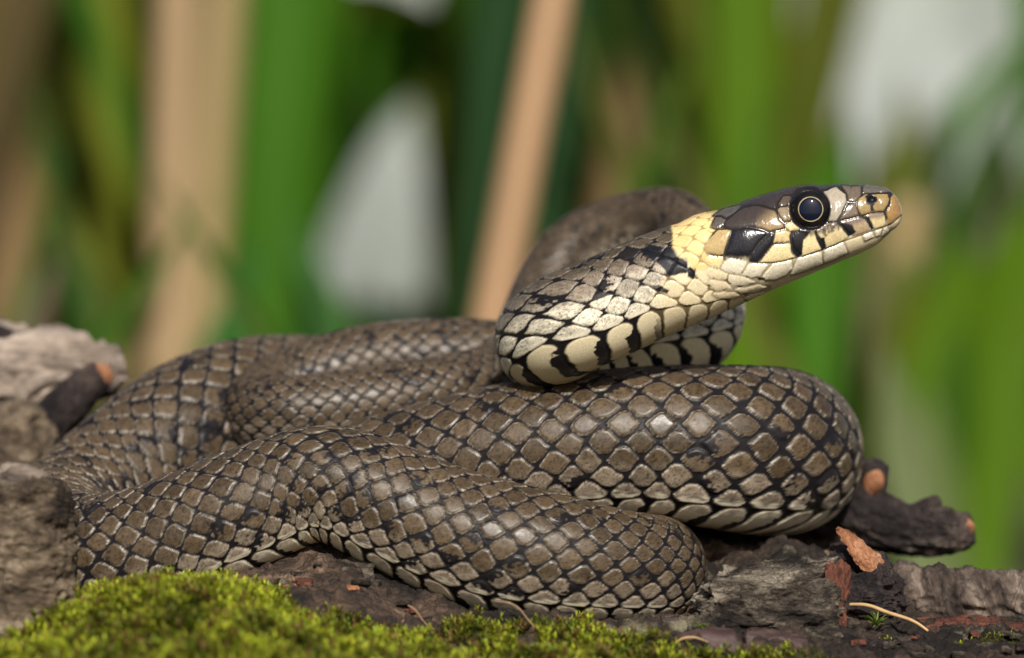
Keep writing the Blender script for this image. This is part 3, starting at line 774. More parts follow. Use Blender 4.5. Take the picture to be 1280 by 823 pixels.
# press the log down to the snake's belly
bel = np.full(H.shape, 1e9)
bv = SV[:, np.cos(th) < 0.1].reshape(-1, 3)
ix = np.searchsorted(gx, bv[:, 0]); iy = np.searchsorted(gy, bv[:, 1])
for dx in (-1, 0):
    for dy in (-1, 0):
        np.minimum.at(bel, (np.clip(iy + dy, 0, len(gy) - 1), np.clip(ix + dx, 0, len(gx) - 1)), bv[:, 2])
H = np.minimum(H, bel + 1.5)
H = np.maximum(H, -1400 - 60)
LV = np.stack([GX, GY, H], -1).reshape(-1, 3)
m_log = bark_mat('log_bark', [(0.28, (0.007, 0.0055, 0.005)), (0.44, (0.022, 0.016, 0.013)), (0.56, (0.055, 0.037, 0.027)), (0.68, (0.11, 0.070, 0.048)), (0.80, (0.30, 0.21, 0.14))], scale=85, stretch=(0.7, 1.2, 1.2), bump=1.0, lichen=((0.19, 0.17, 0.11), 0.585), dist=0.002)
me = mesh_np('log', LV, grid_faces(len(gy), len(gx)), floats={'Moss': mossm.ravel()})
# damp green-brown crust under the moss
ntl = m_log.node_tree; bl_ = ntl.nodes['Principled BSDF']
src = bl_.inputs['Base Color'].links[0].from_socket
am = node(ntl, 'ShaderNodeAttribute', attribute_name='Moss')
mxm = node(ntl, 'ShaderNodeMix', data_type='RGBA'); ntl.links.new(am.outputs['Fac'], mxm.inputs[0]); ntl.links.new(src, mxm.inputs[6]); mxm.inputs[7].default_value = (0.035, 0.035, 0.008, 1)
ntl.links.new(mxm.outputs[2], bl_.inputs['Base Color'])
log = link('fallen_log', me, m_log)
tag(log, 'dark rough-barked fallen log that carries the coiled snake', 'log')
def log_h(x, y):
    i = np.clip(np.searchsorted(gx, x), 1, len(gx) - 1); j = np.clip(np.searchsorted(gy, y), 1, len(gy) - 1)
    return H[j, i]

# ------------------------------------------------------------------ snake object
FV = V.reshape(-1, 3)
sf = grid_faces(NR, NT, True)
me = mesh_np('snake_body', FV, sf[:, ::-1] if near == -1 else sf, cols=col.reshape(-1, 3), floats={'Rough': np.clip(rough, 0.1, 1).ravel(), 'Spec': spec.ravel()})
m_snake = attr_mat('snake_skin', grain=0.28, gscale=6500, spec=0.5, bump=0.10)
ra_ = node(m_snake.node_tree, 'ShaderNodeAttribute', attribute_name='Spec'); m_snake.node_tree.links.new(ra_.outputs['Fac'], m_snake.node_tree.nodes['Principled BSDF'].inputs['Specular IOR Level'])
snake = empty('snake', W(600, 780, -40))
tag(snake, 'brown grass snake with yellow collar lying coiled on the log, head raised', 'snake')
body = link('body', me, m_snake, snake)
# snout end cap is a point already; eyes
m_eye = bpy.data.materials.new('eye_dark')
def eye_mat(name, stops, sc_=700, rough=0.04):
    m, nt, b = new_mat(name)
    tc = nt.nodes.new('ShaderNodeTexCoord'); n1 = node(nt, 'ShaderNodeTexNoise', Scale=sc_, Detail=3); nt.links.new(tc.outputs['Object'], n1.inputs['Vector'])
    r = ramp(nt, stops, n1.outputs[0]); nt.links.new(r.outputs[0], b.inputs['Base Color'])
    b.inputs['Roughness'].default_value = rough; b.inputs['Specular IOR Level'].default_value = 0.35
    return m
m_sclera = eye_mat('eye_dark', [(0.35, (0.004, 0.004, 0.005)), (0.75, (0.016, 0.012, 0.010))])
m_ring = eye_mat('eye_gold', [(0.3, (0.24, 0.18, 0.08)), (0.7, (0.50, 0.42, 0.25))])
m_pupil = eye_mat('eye_pupil', [(0.3, (0.002, 0.004, 0.014)), (0.7, (0.003, 0.007, 0.024))])  # blue in the base colour stands in for sky reflected in the pupil
def eye_zone(name, side, r0, r1, lift, mat, parent):
    """ring zone of a flattened dome on the head's side; r in units of the eye radius"""
    hi = np.argmin(np.abs(x1 - float((EYE - HO) @ E1)))
    # the surface point that shows at the eye's picture position
    k = np.argmin((PX - EYE[0]) ** 2 + (PY - EYE[1]) ** 2 + 1e6 * (np.sign(th)[None] != near))
    r_, c_ = np.unravel_index(k, PX.shape)
    if side != near: c_ = NT - 1 - c_
    cen = (C[hr[r_]] + B[hr[r_]] * yy[hr[r_], c_] + N[hr[r_]] * zz[hr[r_], c_])
    n_ = NRM[hr[r_], c_] * 0.35 + B[hr[r_]] * side * 0.65 - T[hr[r_]] * 0.10; n_ /= np.linalg.norm(n_)
    e1 = -T[hr[r_]] - (-T[hr[r_]] @ n_) * n_; e1 /= np.linalg.norm(e1)
    e2 = np.cross(n_, e1)
    RE, HE = 24.0, 11.5
    rr = np.linspace(r0, r1, 14); ph = np.linspace(0, 2 * np.pi, 64, endpoint=False)
    Rg, Pg = np.meshgrid(rr, ph, indexing='ij')
    hgt_ = HE * np.sqrt(np.maximum(1 - Rg ** 2, 0)) + lift - 4.5
    hgt_[0 if r0 > 0 else 1:][0] -= lift * 1.5 if r0 > 0 else 0
    hgt_[-1] -= (lift * 1.5 if r1 < 0.99 else 0)
    Pp = cen + n_ * hgt_[..., None] + RE * Rg[..., None] * (e1 * np.cos(Pg)[..., None] + e2 * np.sin(Pg)[..., None])
    ff = grid_faces(14, 64, True)
    return link(name, mesh_np(name, Pp.reshape(-1, 3), ff if np.dot(np.cross(e1, e2), n_) > 0 else ff[:, ::-1]), mat, parent)
for side in (near, -near):
    e = eye_zone('eye', side, 0.0, 1.0, 0.0, m_sclera, snake)
    eye_zone('pupil', side, 0.0, 0.60, 0.35, m_pupil, e)
    eye_zone('iris_ring', side, 0.600, 0.652, 0.40, m_ring, e)

# ------------------------------------------------------------------ moss
def moss_shoots(cands, size, leaves, seed, tint):
    r = np.random.default_rng(seed)
    n = len(cands)
    hgt = size * r.uniform(0.6, 1.35, n)
    lean = r.normal(0, 0.28, (n, 2))
    ax = np.concatenate([lean, np.ones((n, 1))], 1); ax /= np.linalg.norm(ax, axis=1)[:, None]
    Vs, Cs = [], []
    vary = r.uniform(0, 1, n); dead = r.uniform(0, 1, n) < 0.2
    patch = fbm(cands[:, 0] * 0.02, cands[:, 1] * 0.02, 3.3, 2)
    for k in range(leaves):
        t = (k + 0.6) / leaves
        az = k * 2.4 + r.uniform(0, 6.28, n)
        el = lerp(0.25, 1.1, t) + r.normal(0, 0.15, n)
        base = cands + ax * (hgt * t * 0.85)[:, None]
        dirv = np.stack([np.cos(az) * np.cos(el), np.sin(az) * np.cos(el), np.sin(el)], 1)
        side = np.stack([-np.sin(az), np.cos(az), np.zeros(n)], 1)
        ln = (size * 0.62 * r.uniform(0.7, 1.2, n) * (1.1 - 0.35 * t))[:, None]; wd = ln * 0.15
        tipv = base + dirv * ln; tipv[:, 2] -= (ln[:, 0] * 0.12)
        mid = base + dirv * ln * 0.42
        quad = np.stack([base, mid - side * wd, tipv, mid + side * wd], 1)
        Vs.append(quad)
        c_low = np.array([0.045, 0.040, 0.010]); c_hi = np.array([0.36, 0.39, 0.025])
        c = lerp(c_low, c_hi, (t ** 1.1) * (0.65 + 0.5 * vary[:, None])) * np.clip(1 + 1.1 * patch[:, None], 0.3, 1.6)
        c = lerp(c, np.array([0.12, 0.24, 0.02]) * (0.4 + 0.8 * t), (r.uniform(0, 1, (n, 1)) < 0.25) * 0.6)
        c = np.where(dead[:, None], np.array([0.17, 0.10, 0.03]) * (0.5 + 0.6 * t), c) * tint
        Cs.append(np.repeat(c[:, None], 4, 1))
    Vs = np.concatenate(Vs, 0).reshape(-1, 3); Cs = np.concatenate(Cs, 0).reshape(-1, 3)
    i = np.arange(0, len(Vs), 4)
    F = np.concatenate([np.stack([i, i + 1, i + 2], 1), np.stack([i, i + 2, i + 3], 1)])
    return Vs, F, np.clip(Cs, 0.003, 1)
m_moss = attr_mat('moss_leaf', rough_attr=False, rough=0.55, trans=0.35, grain=0.1, gscale=600, spec=0.25, bump=0)
def moss_patch(name, region, n, size, leaves, seed, label, tint=1.0):
    x0, x1_, y0, y1 = region
    r = np.random.default_rng(seed)
    P = np.stack([r.uniform(x0, x1_, n), r.uniform(y0, y1, n)], 1)
    i = np.clip(np.searchsorted(gx, P[:, 0]), 1, len(gx) - 1); j = np.clip(np.searchsorted(gy, P[:, 1]), 1, len(gy) - 1)
    keep = r.uniform(0, 1, n) < sstep(0.25, 0.7, mossm[j, i])
    P, i, j = P[keep], i[keep], j[keep]
    cz = H[j, i] - 1.0
    clear = bel[j, i] > cz + size * 1.2
    pts = np.stack([P[:, 0], P[:, 1], cz], 1)[clear]
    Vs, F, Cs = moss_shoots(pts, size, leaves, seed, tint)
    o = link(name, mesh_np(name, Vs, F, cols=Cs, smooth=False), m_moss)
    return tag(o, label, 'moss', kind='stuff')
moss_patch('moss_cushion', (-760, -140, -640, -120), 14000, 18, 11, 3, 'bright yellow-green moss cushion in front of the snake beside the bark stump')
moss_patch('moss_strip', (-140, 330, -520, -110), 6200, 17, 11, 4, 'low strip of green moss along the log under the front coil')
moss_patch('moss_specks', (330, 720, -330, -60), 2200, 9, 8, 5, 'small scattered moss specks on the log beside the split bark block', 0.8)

# ------------------------------------------------------------------ wood pieces
def P4(pts):
    a = np.array(pts, float); w = W(a[:, 0], a[:, 1], a[:, 2])
    return np.concatenate([w, (a[:, 3] * (D + a[:, 2]) / D)[:, None]], 1)
m_stump = bark_mat('stump_bark', [(0.28, (0.014, 0.010, 0.007)), (0.45, (0.065, 0.046, 0.030)), (0.6, (0.15, 0.112, 0.074)), (0.75, (0.32, 0.26, 0.19))], scale=75, stretch=(1, 1, 2.2), bump=0.8, lichen=((0.10, 0.11, 0.03), 0.58))
m_pale = bark_mat('pale_wood', [(0.30, (0.05, 0.036, 0.028)), (0.45, (0.18, 0.14, 0.11)), (0.60, (0.33, 0.27, 0.22)), (0.76, (0.50, 0.43, 0.36))], scale=45, stretch=(0.5, 1, 2.0), bump=0.6)
m_dark = bark_mat('dark_twig_bark', [(0.30, (0.008, 0.006, 0.007)), (0.5, (0.034, 0.025, 0.024)), (0.7, (0.105, 0.075, 0.062))], scale=90, bump=1.0, lichen=((0.19, 0.165, 0.13), 0.60), dist=0.002)
m_branch = bark_mat('branch_bark', [(0.26, (0.012, 0.009, 0.008)), (0.42, (0.06, 0.043, 0.034)), (0.55, (0.15, 0.115, 0.09)), (0.72, (0.29, 0.235, 0.19))], scale=60, stretch=(1.7, 1, 0.8), bump=0.9, lichen=((0.045, 0.035, 0.045), 0.53))
m_cut = bark_mat('orange_wood', [(0.3, (0.13, 0.045, 0.02)), (0.5, (0.31, 0.135, 0.065)), (0.7, (0.52, 0.33, 0.21))], scale=130, stretch=(1, 1, 0.6), bump=0.5)
m_block = bark_mat('block_bark', [(0.30, (0.006, 0.005, 0.004)), (0.44, (0.030, 0.022, 0.017)), (0.54, (0.11, 0.088, 0.066)), (0.64, (0.27, 0.23, 0.175)), (0.76, (0.46, 0.40, 0.32))], scale=120, stretch=(0.7, 1, 1.4), bump=1.0, lichen=((0.17, 0.16, 0.07), 0.60), dist=0.0022)
m_red = bark_mat('red_bark', [(0.28, (0.018, 0.008, 0.006)), (0.45, (0.085, 0.030, 0.020)), (0.6, (0.19, 0.065, 0.035)), (0.76, (0.34, 0.15, 0.08))], scale=80, stretch=(1, 1, 0.5), bump=0.8)
m_plum = bark_mat('plum_bark', [(0.28, (0.020, 0.011, 0.011)), (0.5, (0.060, 0.036, 0.034)), (0.72, (0.115, 0.075, 0.066))], scale=60, stretch=(0.5, 1, 1), bump=0.45, rough=0.6)

def chunk(name, corners, mat, parent, n=26, amp=4, freq=0.03, seed=0, rid=0.0, round_=0.25):
    """six-sided lump from eight (px,py,d) corners (front tl,tr,bl,br, back tl,tr,bl,br), rounded and roughened"""
    c = np.array(corners, float); c = W(c[:, 0], c[:, 1], c[:, 2])
    verts, faces, keymap = [], [], {}
    def vid(a, b, e):
        k = (a, b, e)
        if k not in keymap: keymap[k] = len(verts); verts.append((a / n, b / n, e / n))
        return keymap[k]
    for i in range(n):
        for j in range(n):
            for f in range(6):
                ax, val = f // 2, (f % 2) * n
                q4 = []
                for (a, b) in ((i, j), (i + 1, j), (i + 1, j + 1), (i, j + 1)):
                    t = [a, b]; t.insert(ax, val); q4.append(vid(*t))
                if (f % 2 == 1) ^ (ax == 1): faces.append(q4)
                else: faces.append(q4[::-1])
    uvw = np.array(verts)
    s = uvw * 2 - 1
    l = np.max(np.abs(s), 1); e = np.linalg.norm(s, axis=1)
    s = s * lerp(1, (l / e) * 1.18, round_)[:, None]
    u, v, w = (s[:, 0] + 1) / 2, (s[:, 1] + 1) / 2, (s[:, 2] + 1) / 2      # u right, v down, w back
    Pp = 0
    for k, (a, b, e_) in enumerate([(0, 0, 0), (1, 0, 0), (0, 1, 0), (1, 1, 0), (0, 0, 1), (1, 0, 1), (0, 1, 1), (1, 1, 1)]):
        wt = (u if a else 1 - u) * (v if b else 1 - v) * (w if e_ else 1 - w)
        Pp = Pp + wt[:, None] * c[k]
    cen = Pp.mean(0); dirv = Pp - cen; dirv /= np.linalg.norm(dirv, axis=1)[:, None]
    dn = amp * fbm(Pp[:, 0] * freq + seed, Pp[:, 1] * freq, Pp[:, 2] * freq * 1.6, 5)
    if rid: dn = dn + rid * (ridged(Pp[:, 0] * freq * 0.6 + seed, Pp[:, 1] * freq * 1.2, Pp[:, 2] * freq * 2.0, 5) - 0.7)
    Pp = Pp + dirv * dn[:, None]
    return link(name, mesh_np(name, Pp, np.array(faces)), mat, parent)

# split bark block on the right: a body and its reddish broken face
o = chunk('bark_block', [(868, 735, -95), (1035, 705, -75), (880, 850, -150), (1050, 850, -130), (905, 706, 10), (1050, 694, 25), (890, 800, 40), (1060, 800, 40)], m_block, None, n=110, amp=12, freq=0.024, seed=2, rid=10, round_=0.3)
tag(o, 'grey cracked bark block under the right-hand bend of the snake', 'bark')
o2 = chunk('broken_face', [(1030, 712, -72), (1062, 702, -45), (1034, 842, -120), (1052, 842, -95), (1040, 708, -20), (1066, 702, -10), (1040, 800, 0), (1060, 800, 0)], m_red, o, n=50, amp=9, freq=0.035, seed=8, rid=6, round_=0.45)
tag(o2, 'reddish torn face of the bark block')
o = chunk('bark_flake', [(832, 797, -175), (925, 790, -165), (822, 850, -190), (935, 850, -180), (850, 790, -130), (915, 782, -120), (840, 830, -120), (930, 830, -120)], m_plum, None, n=30, amp=3, freq=0.02, seed=5, rid=1.5, round_=0.45)
tag(o, 'smooth plum-brown bark flake in front of the grey bark block', 'bark')
o = chunk('bark_flake', [(930, 790, -150), (1010, 802, -150), (925, 830, -170), (1010, 850, -170), (940, 782, -110), (1010, 795, -110), (930, 820, -110), (1010, 830, -110)], m_plum, None, n=26, amp=5, freq=0.03, seed=15, rid=3, round_=0.3)
tag(o, 'rough purplish bark splinter below the grey bark block', 'bark')
o = chunk('bark_flake', [(345, 735, -95), (470, 712, -85), (330, 800, -120), (480, 800, -120), (360, 712, -30), (450, 690, -30), (350, 780, 0), (470, 780, 0)], m_block, None, n=44, amp=7, freq=0.03, seed=25, rid=6, round_=0.4)
tag(o, 'dark gritty bark hump under the arch of the front coil', 'bark')
# orange wood chip leaning behind the block
o = chunk('wood_chip', [(1044, 664, 0), (1054, 662, -2), (1078, 718, -22), (1112, 730, -22), (1046, 660, 10), (1062, 662, 10), (1092, 694, 6), (1112, 704, 6)], m_cut, None, n=30, amp=5, freq=0.06, seed=4, rid=2.5, round_=0.35)
tag(o, 'orange-brown splinter of fresh wood beside the bend of the snake', 'wood chip')
o = chunk('bark_slab', [(1030, 690, 0), (1110, 712, -10), (1060, 770, -60), (1130, 780, -60), (1040, 680, 60), (1120, 705, 60), (1060, 770, 60), (1130, 780, 60)], m_dark, None, n=60, amp=13, freq=0.022, seed=9, rid=8, round_=0.65)
tag(o, 'dark bluish bark slab under the orange wood splinter', 'bark')

# branch running out to the right
o = link('branch', tube_mesh('branch', P4([(1080, 752, 75, 36), (1150, 748, 70, 39), (1220, 752, 62, 38), (1300, 756, 55, 40), (1420, 760, 40, 42)]), nr=150, nt=90, amp=7, freq=0.04, seed=3, rid=5, stretch=1.2), m_branch)
tag(o, 'grey-brown mottled branch lying along the log beyond the bark block', 'branch')
o = chunk('bark_strip', [(1110, 775, -20), (1300, 780, -20), (1110, 800, -45), (1300, 808, -45), (1110, 768, 30), (1300, 772, 30), (1110, 800, 30), (1300, 800, 30)], m_red, None, n=40, amp=5, freq=0.03, seed=19, rid=4, round_=0.2)
tag(o, 'peeling reddish bark strip along the foot of the mottled branch', 'bark')

# dark broken twig behind, with knots and pale broken ends
tw = empty('twig', W(1110, 690, 250)); tag(tw, 'dark forked twig stub with orange broken ends behind the snake', 'twig')
link('stem', tube_mesh('stem', P4([(1030, 640, 300, 34), (1080, 648, 280, 33), (1130, 660, 255, 31), (1170, 664, 235, 27), (1200, 662, 222, 24), (1211, 660, 216, 17)]), nr=110, nt=64, amp=6, freq=0.05, seed=6, rid=4.5), m_dark, tw)
link('knot', tube_mesh('knot', P4([(1140, 652, 250, 22), (1155, 640, 246, 17), (1166, 630, 240, 11), (1172, 624, 236, 7)]), nr=36, nt=32, amp=2.5, freq=0.07, seed=9), m_dark, tw)
link('side_stub', tube_mesh('side_stub', P4([(1062, 660, 285, 30), (1078, 625, 280, 25), (1089, 600, 275, 22), (1093, 580, 270, 19)]), nr=40, nt=40, amp=3, freq=0.06, seed=12), m_dark, tw)
link('broken_end', tube_mesh('broken_end', P4([(1088, 620, 264, 6), (1090, 608, 260, 13), (1094, 596, 258, 12), (1097, 586, 262, 5)]), nr=24, nt=24, amp=2.5, freq=0.07, seed=13), m_cut, tw)
link('broken_end', tube_mesh('broken_end', P4([(1206, 660, 218, 14), (1212, 659, 214, 11), (1217, 658, 212, 5)]), nr=12, nt=24, amp=2, freq=0.08, seed=14), m_cut, tw)

# stump in front at the left
st_ = empty('stump', W(25, 800, -180)); tag(st_, 'short grey-brown bark stump beside the moss cushion', 'stump')
link('trunk', tube_mesh('trunk', P4([(18, 880, -200, 72), (22, 790, -188, 68), (28, 720, -180, 62), (30, 660, -176, 60), (34, 622, -172, 57), (34, 606, -170, 48)]), nr=170, nt=130, amp=8, freq=0.028, seed=21, rid=6, stretch=1.6), m_stump, st_)
link('broken_top', tube_mesh('broken_top', P4([(36, 616, -172, 50), (40, 602, -170, 44), (44, 594, -168, 30)]), nr=24, nt=60, amp=5, freq=0.05, seed=22, rid=3), m_pale, st_)
# broken wood behind at the left
bw_ = empty('broken_branch', W(40, 600, 420)); tag(bw_, 'pale weathered broken branch with a dark side stub behind the coils', 'branch')
link('limb', tube_mesh('limb', P4([(-120, 520, 470, 95), (-20, 500, 470, 84), (40, 478, 465, 62), (95, 466, 460, 40), (140, 462, 455, 22), (154, 464, 452, 10)]), nr=120, nt=110, amp=15, freq=0.022, seed=31, rid=15), m_pale, bw_)
link('side_stub', tube_mesh('side_stub', P4([(40, 560, 395, 30), (70, 520, 390, 27), (100, 490, 385, 24), (128, 468, 380, 19)]), nr=50, nt=44, amp=3, freq=0.05, seed=32, rid=2), m_dark, bw_)
link('broken_end', tube_mesh('broken_end', P4([(126, 470, 380, 16), (132, 464, 378, 13), (136, 460, 377, 6)]), nr=14, nt=26, amp=2, freq=0.07, seed=33), m_cut, bw_)
link('bark_sheath', tube_mesh('bark_sheath', P4([(-60, 640, 380, 80), (-10, 590, 375, 70), (22, 545, 370, 50), (34, 510, 368, 26)]), nr=80, nt=80, amp=9, freq=0.03, seed=34, rid=7), m_stump, bw_)
link('bark_ridge', tube_mesh('bark_ridge', P4([(-30, 425, 450, 22), (0, 432, 448, 22), (30, 446, 446, 20), (62, 470, 444, 12)]), nr=50, nt=40, amp=5, freq=0.05, seed=35, rid=4), m_dark, bw_)

# loose chips of bark lying on the bare log
rc = random.Random(4)
chipm = [('dark', m_block), ('reddish', m_red), ('plum-brown', m_plum), ('orange-brown', m_cut), ('dark', m_dark)]
spots = [(rc.uniform(325, 560), rc.uniform(-112, -70)) for _ in range(16)] + [(rc.uniform(835, 900), rc.uniform(-150, -60)) for _ in range(9)] + [(rc.uniform(1060, 1280), rc.uniform(-150, -60)) for _ in range(18)]
for k, (cpx, cd) in enumerate(spots):
    w0 = W(cpx, 780, cd)
    zz_ = log_h(w0[0], w0[1])
    if bel[np.clip(np.searchsorted(gy, w0[1]), 0, len(gy) - 1), np.clip(np.searchsorted(gx, w0[0]), 0, len(gx) - 1)] < zz_ + 14: continue
    cx_, cy_ = proj(np.array([w0[0], w0[1], zz_ + 1.5]))
    a, hh, dp = rc.uniform(5, 15), rc.uniform(1.5, 4.5), rc.uniform(5, 12)
    tl, tr_ = rc.uniform(-3, 3), rc.uniform(-3, 3)
    nm_, mt_ = chipm[0 if k % 3 else rc.randrange(5)]
    o = chunk('bark_chip', [(cx_ - a, cy_ - hh + tl, cd - dp), (cx_ + a * 0.8, cy_ - hh + tr_, cd - dp * 0.6), (cx_ - a * 0.9, cy_ + hh + tl, cd - dp), (cx_ + a, cy_ + hh + tr_, cd - dp),
         (cx_ - a * 0.7, cy_ - hh + tl - 1, cd + dp), (cx_ + a * 0.9, cy_ - hh + tr_ - 1, cd + dp * 0.7), (cx_ - a, cy_ + hh + tl - 1, cd + dp), (cx_ + a * 0.8, cy_ + hh + tr_ - 1, cd + dp)], mt_, None, n=8, amp=2.4, freq=0.09, seed=k * 3, rid=1.2)
    tag(o, 'small loose %s bark chip lying on the bare log' % nm_, 'bark chip', 'loose %s bark chips' % nm_)

# straws and rootlets
m_straw = plain_mat('straw', (0.42, 0.27, 0.12), rough=0.6, var=0.35, scale=300)
m_root = plain_mat('rootlet', (0.20, 0.12, 0.065), rough=0.7, var=0.35, scale=300)
def strand(name, pts, mat, label, cat='straw', group=None):
    o = link(name, tube_mesh(name, P4(pts), nr=50, nt=8, amp=0.3, freq=0.1, seed=len(label)), mat)
    return tag(o, label, cat, group)
strand('straw', [(1062, 756, -70, 2.0), (1085, 757, -74, 2.4), (1110, 766, -76, 2.4), (1140, 776, -78, 2.2), (1160, 789, -80, 1.4)], m_straw, 'thin curved tan straw lying at the foot of the mottled branch')
strand('rootlet', [(510, 757, -138, 1.4), (520, 764, -140, 1.4), (530, 778, -142, 1.3), (545, 788, -140, 0.9)], m_root, 'short hooked rootlet in the hollow beside the bark hump', 'rootlet')
strand('rootlet', [(472, 775, -140, 1.0), (480, 784, -142, 1.4), (484, 796, -145, 1.2), (478, 806, -146, 0.8)], m_root, 'small curled rootlet at the moss edge below the bark hump', 'rootlet')
strand('rootlet', [(495, 788, -145, 0.9), (505, 776, -145, 1.2), (516, 775, -143, 0.9)], m_root, 'tiny looped rootlet standing up from the dark hollow', 'rootlet')
strand('straw', [(618, 752, -142, 0.8), (645, 758, -146, 1.3), (660, 775, -152, 1.3), (690, 800, -165, 1.2), (715, 815, -172, 0.8)], m_root, 'thin bent brown stalk crossing the lower edge of the front coil')
strand('straw', [(840, 812, -182, 1.0), (850, 800, -186, 1.4), (868, 797, -186, 1.3), (885, 803, -186, 0.8)], m_straw, 'pale root thread lying on the plum-brown bark flake')
# leafy tuft at the right
def tuft(px, py, d, n, ln, seed, label):
    r = np.random.default_rng(seed)
    root = W(px, py, d)
    e = empty('moss_tuft', root); tag(e, label, 'moss')
    for k in range(n):
        az = r.uniform(0, 6.28); el = r.uniform(0.25, 1.35); l = ln * r.uniform(0.7, 1.2)
        dv = np.array([np.cos(az) * np.cos(el), np.sin(az) * np.cos(el), np.sin(el)]); side = np.array([-np.sin(az), np.cos(az), 0])
        pts = []
        for t in np.linspace(0, 1, 6):
            c = root + dv * l * t + np.array([0, 0, -0.35 * l * t * t])
            w_ = 1.3 * (1 - t) ** 0.6 + 0.1
            pts += [c - side * w_, c + np.array([0, 0, -0.4]), c + side * w_]
        link('leaf', mesh_np('leaf', np.array(pts), grid_faces(6, 3)), m_tuft, e)
m_tuft = plain_mat('tuft_leaf', (0.17, 0.24, 0.03), rough=0.45, var=0.4, scale=200, trans=0.3)
tuft(1096, 782, -84, 26, 27, 2, 'small green star moss tuft beside the thin tan straw')
tuft(876, 783, -150, 12, 13, 3, 'tiny green sprout at the edge of the plum-brown bark flake')

# ------------------------------------------------------------------ reeds behind the log
def blade(name, base, tipp, width, mat, parent, bend=(0, 0, 0), fold=0.25, face=0.0, seg_=14):
    base, tipp = np.asarray(base, float), np.asarray(tipp, float)
    t = np.linspace(0, 1, seg_)
    c = base + (tipp - base) * t[:, None] + np.asarray(bend, float) * (t ** 2.2)[:, None] - np.asarray(bend, float) * 0.2 * np.sin(t * 3.1)[:, None]
    wv = width * (0.55 + 0.45 * np.sin(np.clip(t * 1.6 + 0.35, 0, 1.57))) * np.clip((1 - t) * 3.2, 0, 1) ** 0.8 * 0.5 + 0.5
    sd = np.array([math.cos(face), math.sin(face), 0]); nr_ = np.array([-math.sin(face), math.cos(face), 0])
    rows = [c - sd * wv[:, None], c - sd * wv[:, None] * 0.45 + nr_ * (wv * fold * 0.8)[:, None], c + nr_ * (wv * fold)[:, None] * 1.5, c + sd * wv[:, None] * 0.45 + nr_ * (wv * fold * 0.8)[:, None], c + sd * wv[:, None]]
    Vv = np.stack(rows, 1).reshape(-1, 3)
    return link(name, mesh_np(name, Vv, grid_faces(seg_, 5)), mat, parent)
GZ = -1400
def line_at(xt, xb, d, zq):
    """point of the line through picture points (xt,0) and (xb,420) at depth d where its height is zq"""
    a, b = W(xt, 0, d), W(xb, 420, d)
    t = (zq - a[2]) / (b[2] - a[2])
    return a + (b - a) * t
_gm = {}
def leafmat(c, trans=0.3):
    k = tuple(np.round(c, 3))
    if k not in _gm: _gm[k] = plain_mat('reed_leaf', c, rough=0.5, var=0.35, scale=25, trans=trans, stretch=(1, 1, 0.15), spec=0.12)
    return _gm[k]
tan_m = [plain_mat('dry_reed', c, rough=0.6, var=0.25, scale=20, stretch=(1, 1, 0.1)) for c in ((0.36, 0.22, 0.115), (0.30, 0.205, 0.105), (0.27, 0.20, 0.085), (0.15, 0.095, 0.035))]
def stalk(xt, xb, d, w, mat, label, ztop=2600):
    a, b = line_at(xt, xb, d, GZ - 40), line_at(xt, xb, d, ztop)
    f = (D + d) / D
    e = empty('reed_stalk', a); tag(e, label, 'reed')
    pts = [np.append(lerp(a, b, t), w * f * 0.5 * (1 - 0.15 * t)) for t in np.linspace(0, 1, 9)]
    link('stem', tube_mesh('stem', np.array(pts), nr=40, nt=20, amp=w * 0.03, freq=0.01, seed=xt), mat, e)
    for t in (0.18, 0.5, 0.82):
        c = lerp(a, b, t); dd = (b - a) / np.linalg.norm(b - a)
        link('node', tube_mesh('node', np.array([np.append(c - dd * 12, w * f * 0.50), np.append(c, w * f * 0.56), np.append(c + dd * 12, w * f * 0.50)]), nr=8, nt=20), mat, e)
stalk(690, 612, 2900, 58, tan_m[0], 'slanting tan dry reed stalk behind the raised neck of the snake')
stalk(222, 212, 5200, 62, tan_m[1], 'upright tan dry reed stalk behind the left coil')
stalk(280, 248, 5900, 60, tan_m[2], 'olive-tan dry reed stalk crossing behind the upright one')
stalk(815, 735, 7500, 60, tan_m[3], 'dim brown dry reed stalk deep among the green reeds')
stalk(20, 10, 7000, 80, tan_m[3], 'faint brown dry reed stalk beyond the pale broken branch')
stalk(1160, 1120, 6500, 60, tan_m[2], 'distant buff dry reed stalk beyond the snout of the snake', ztop=-300)

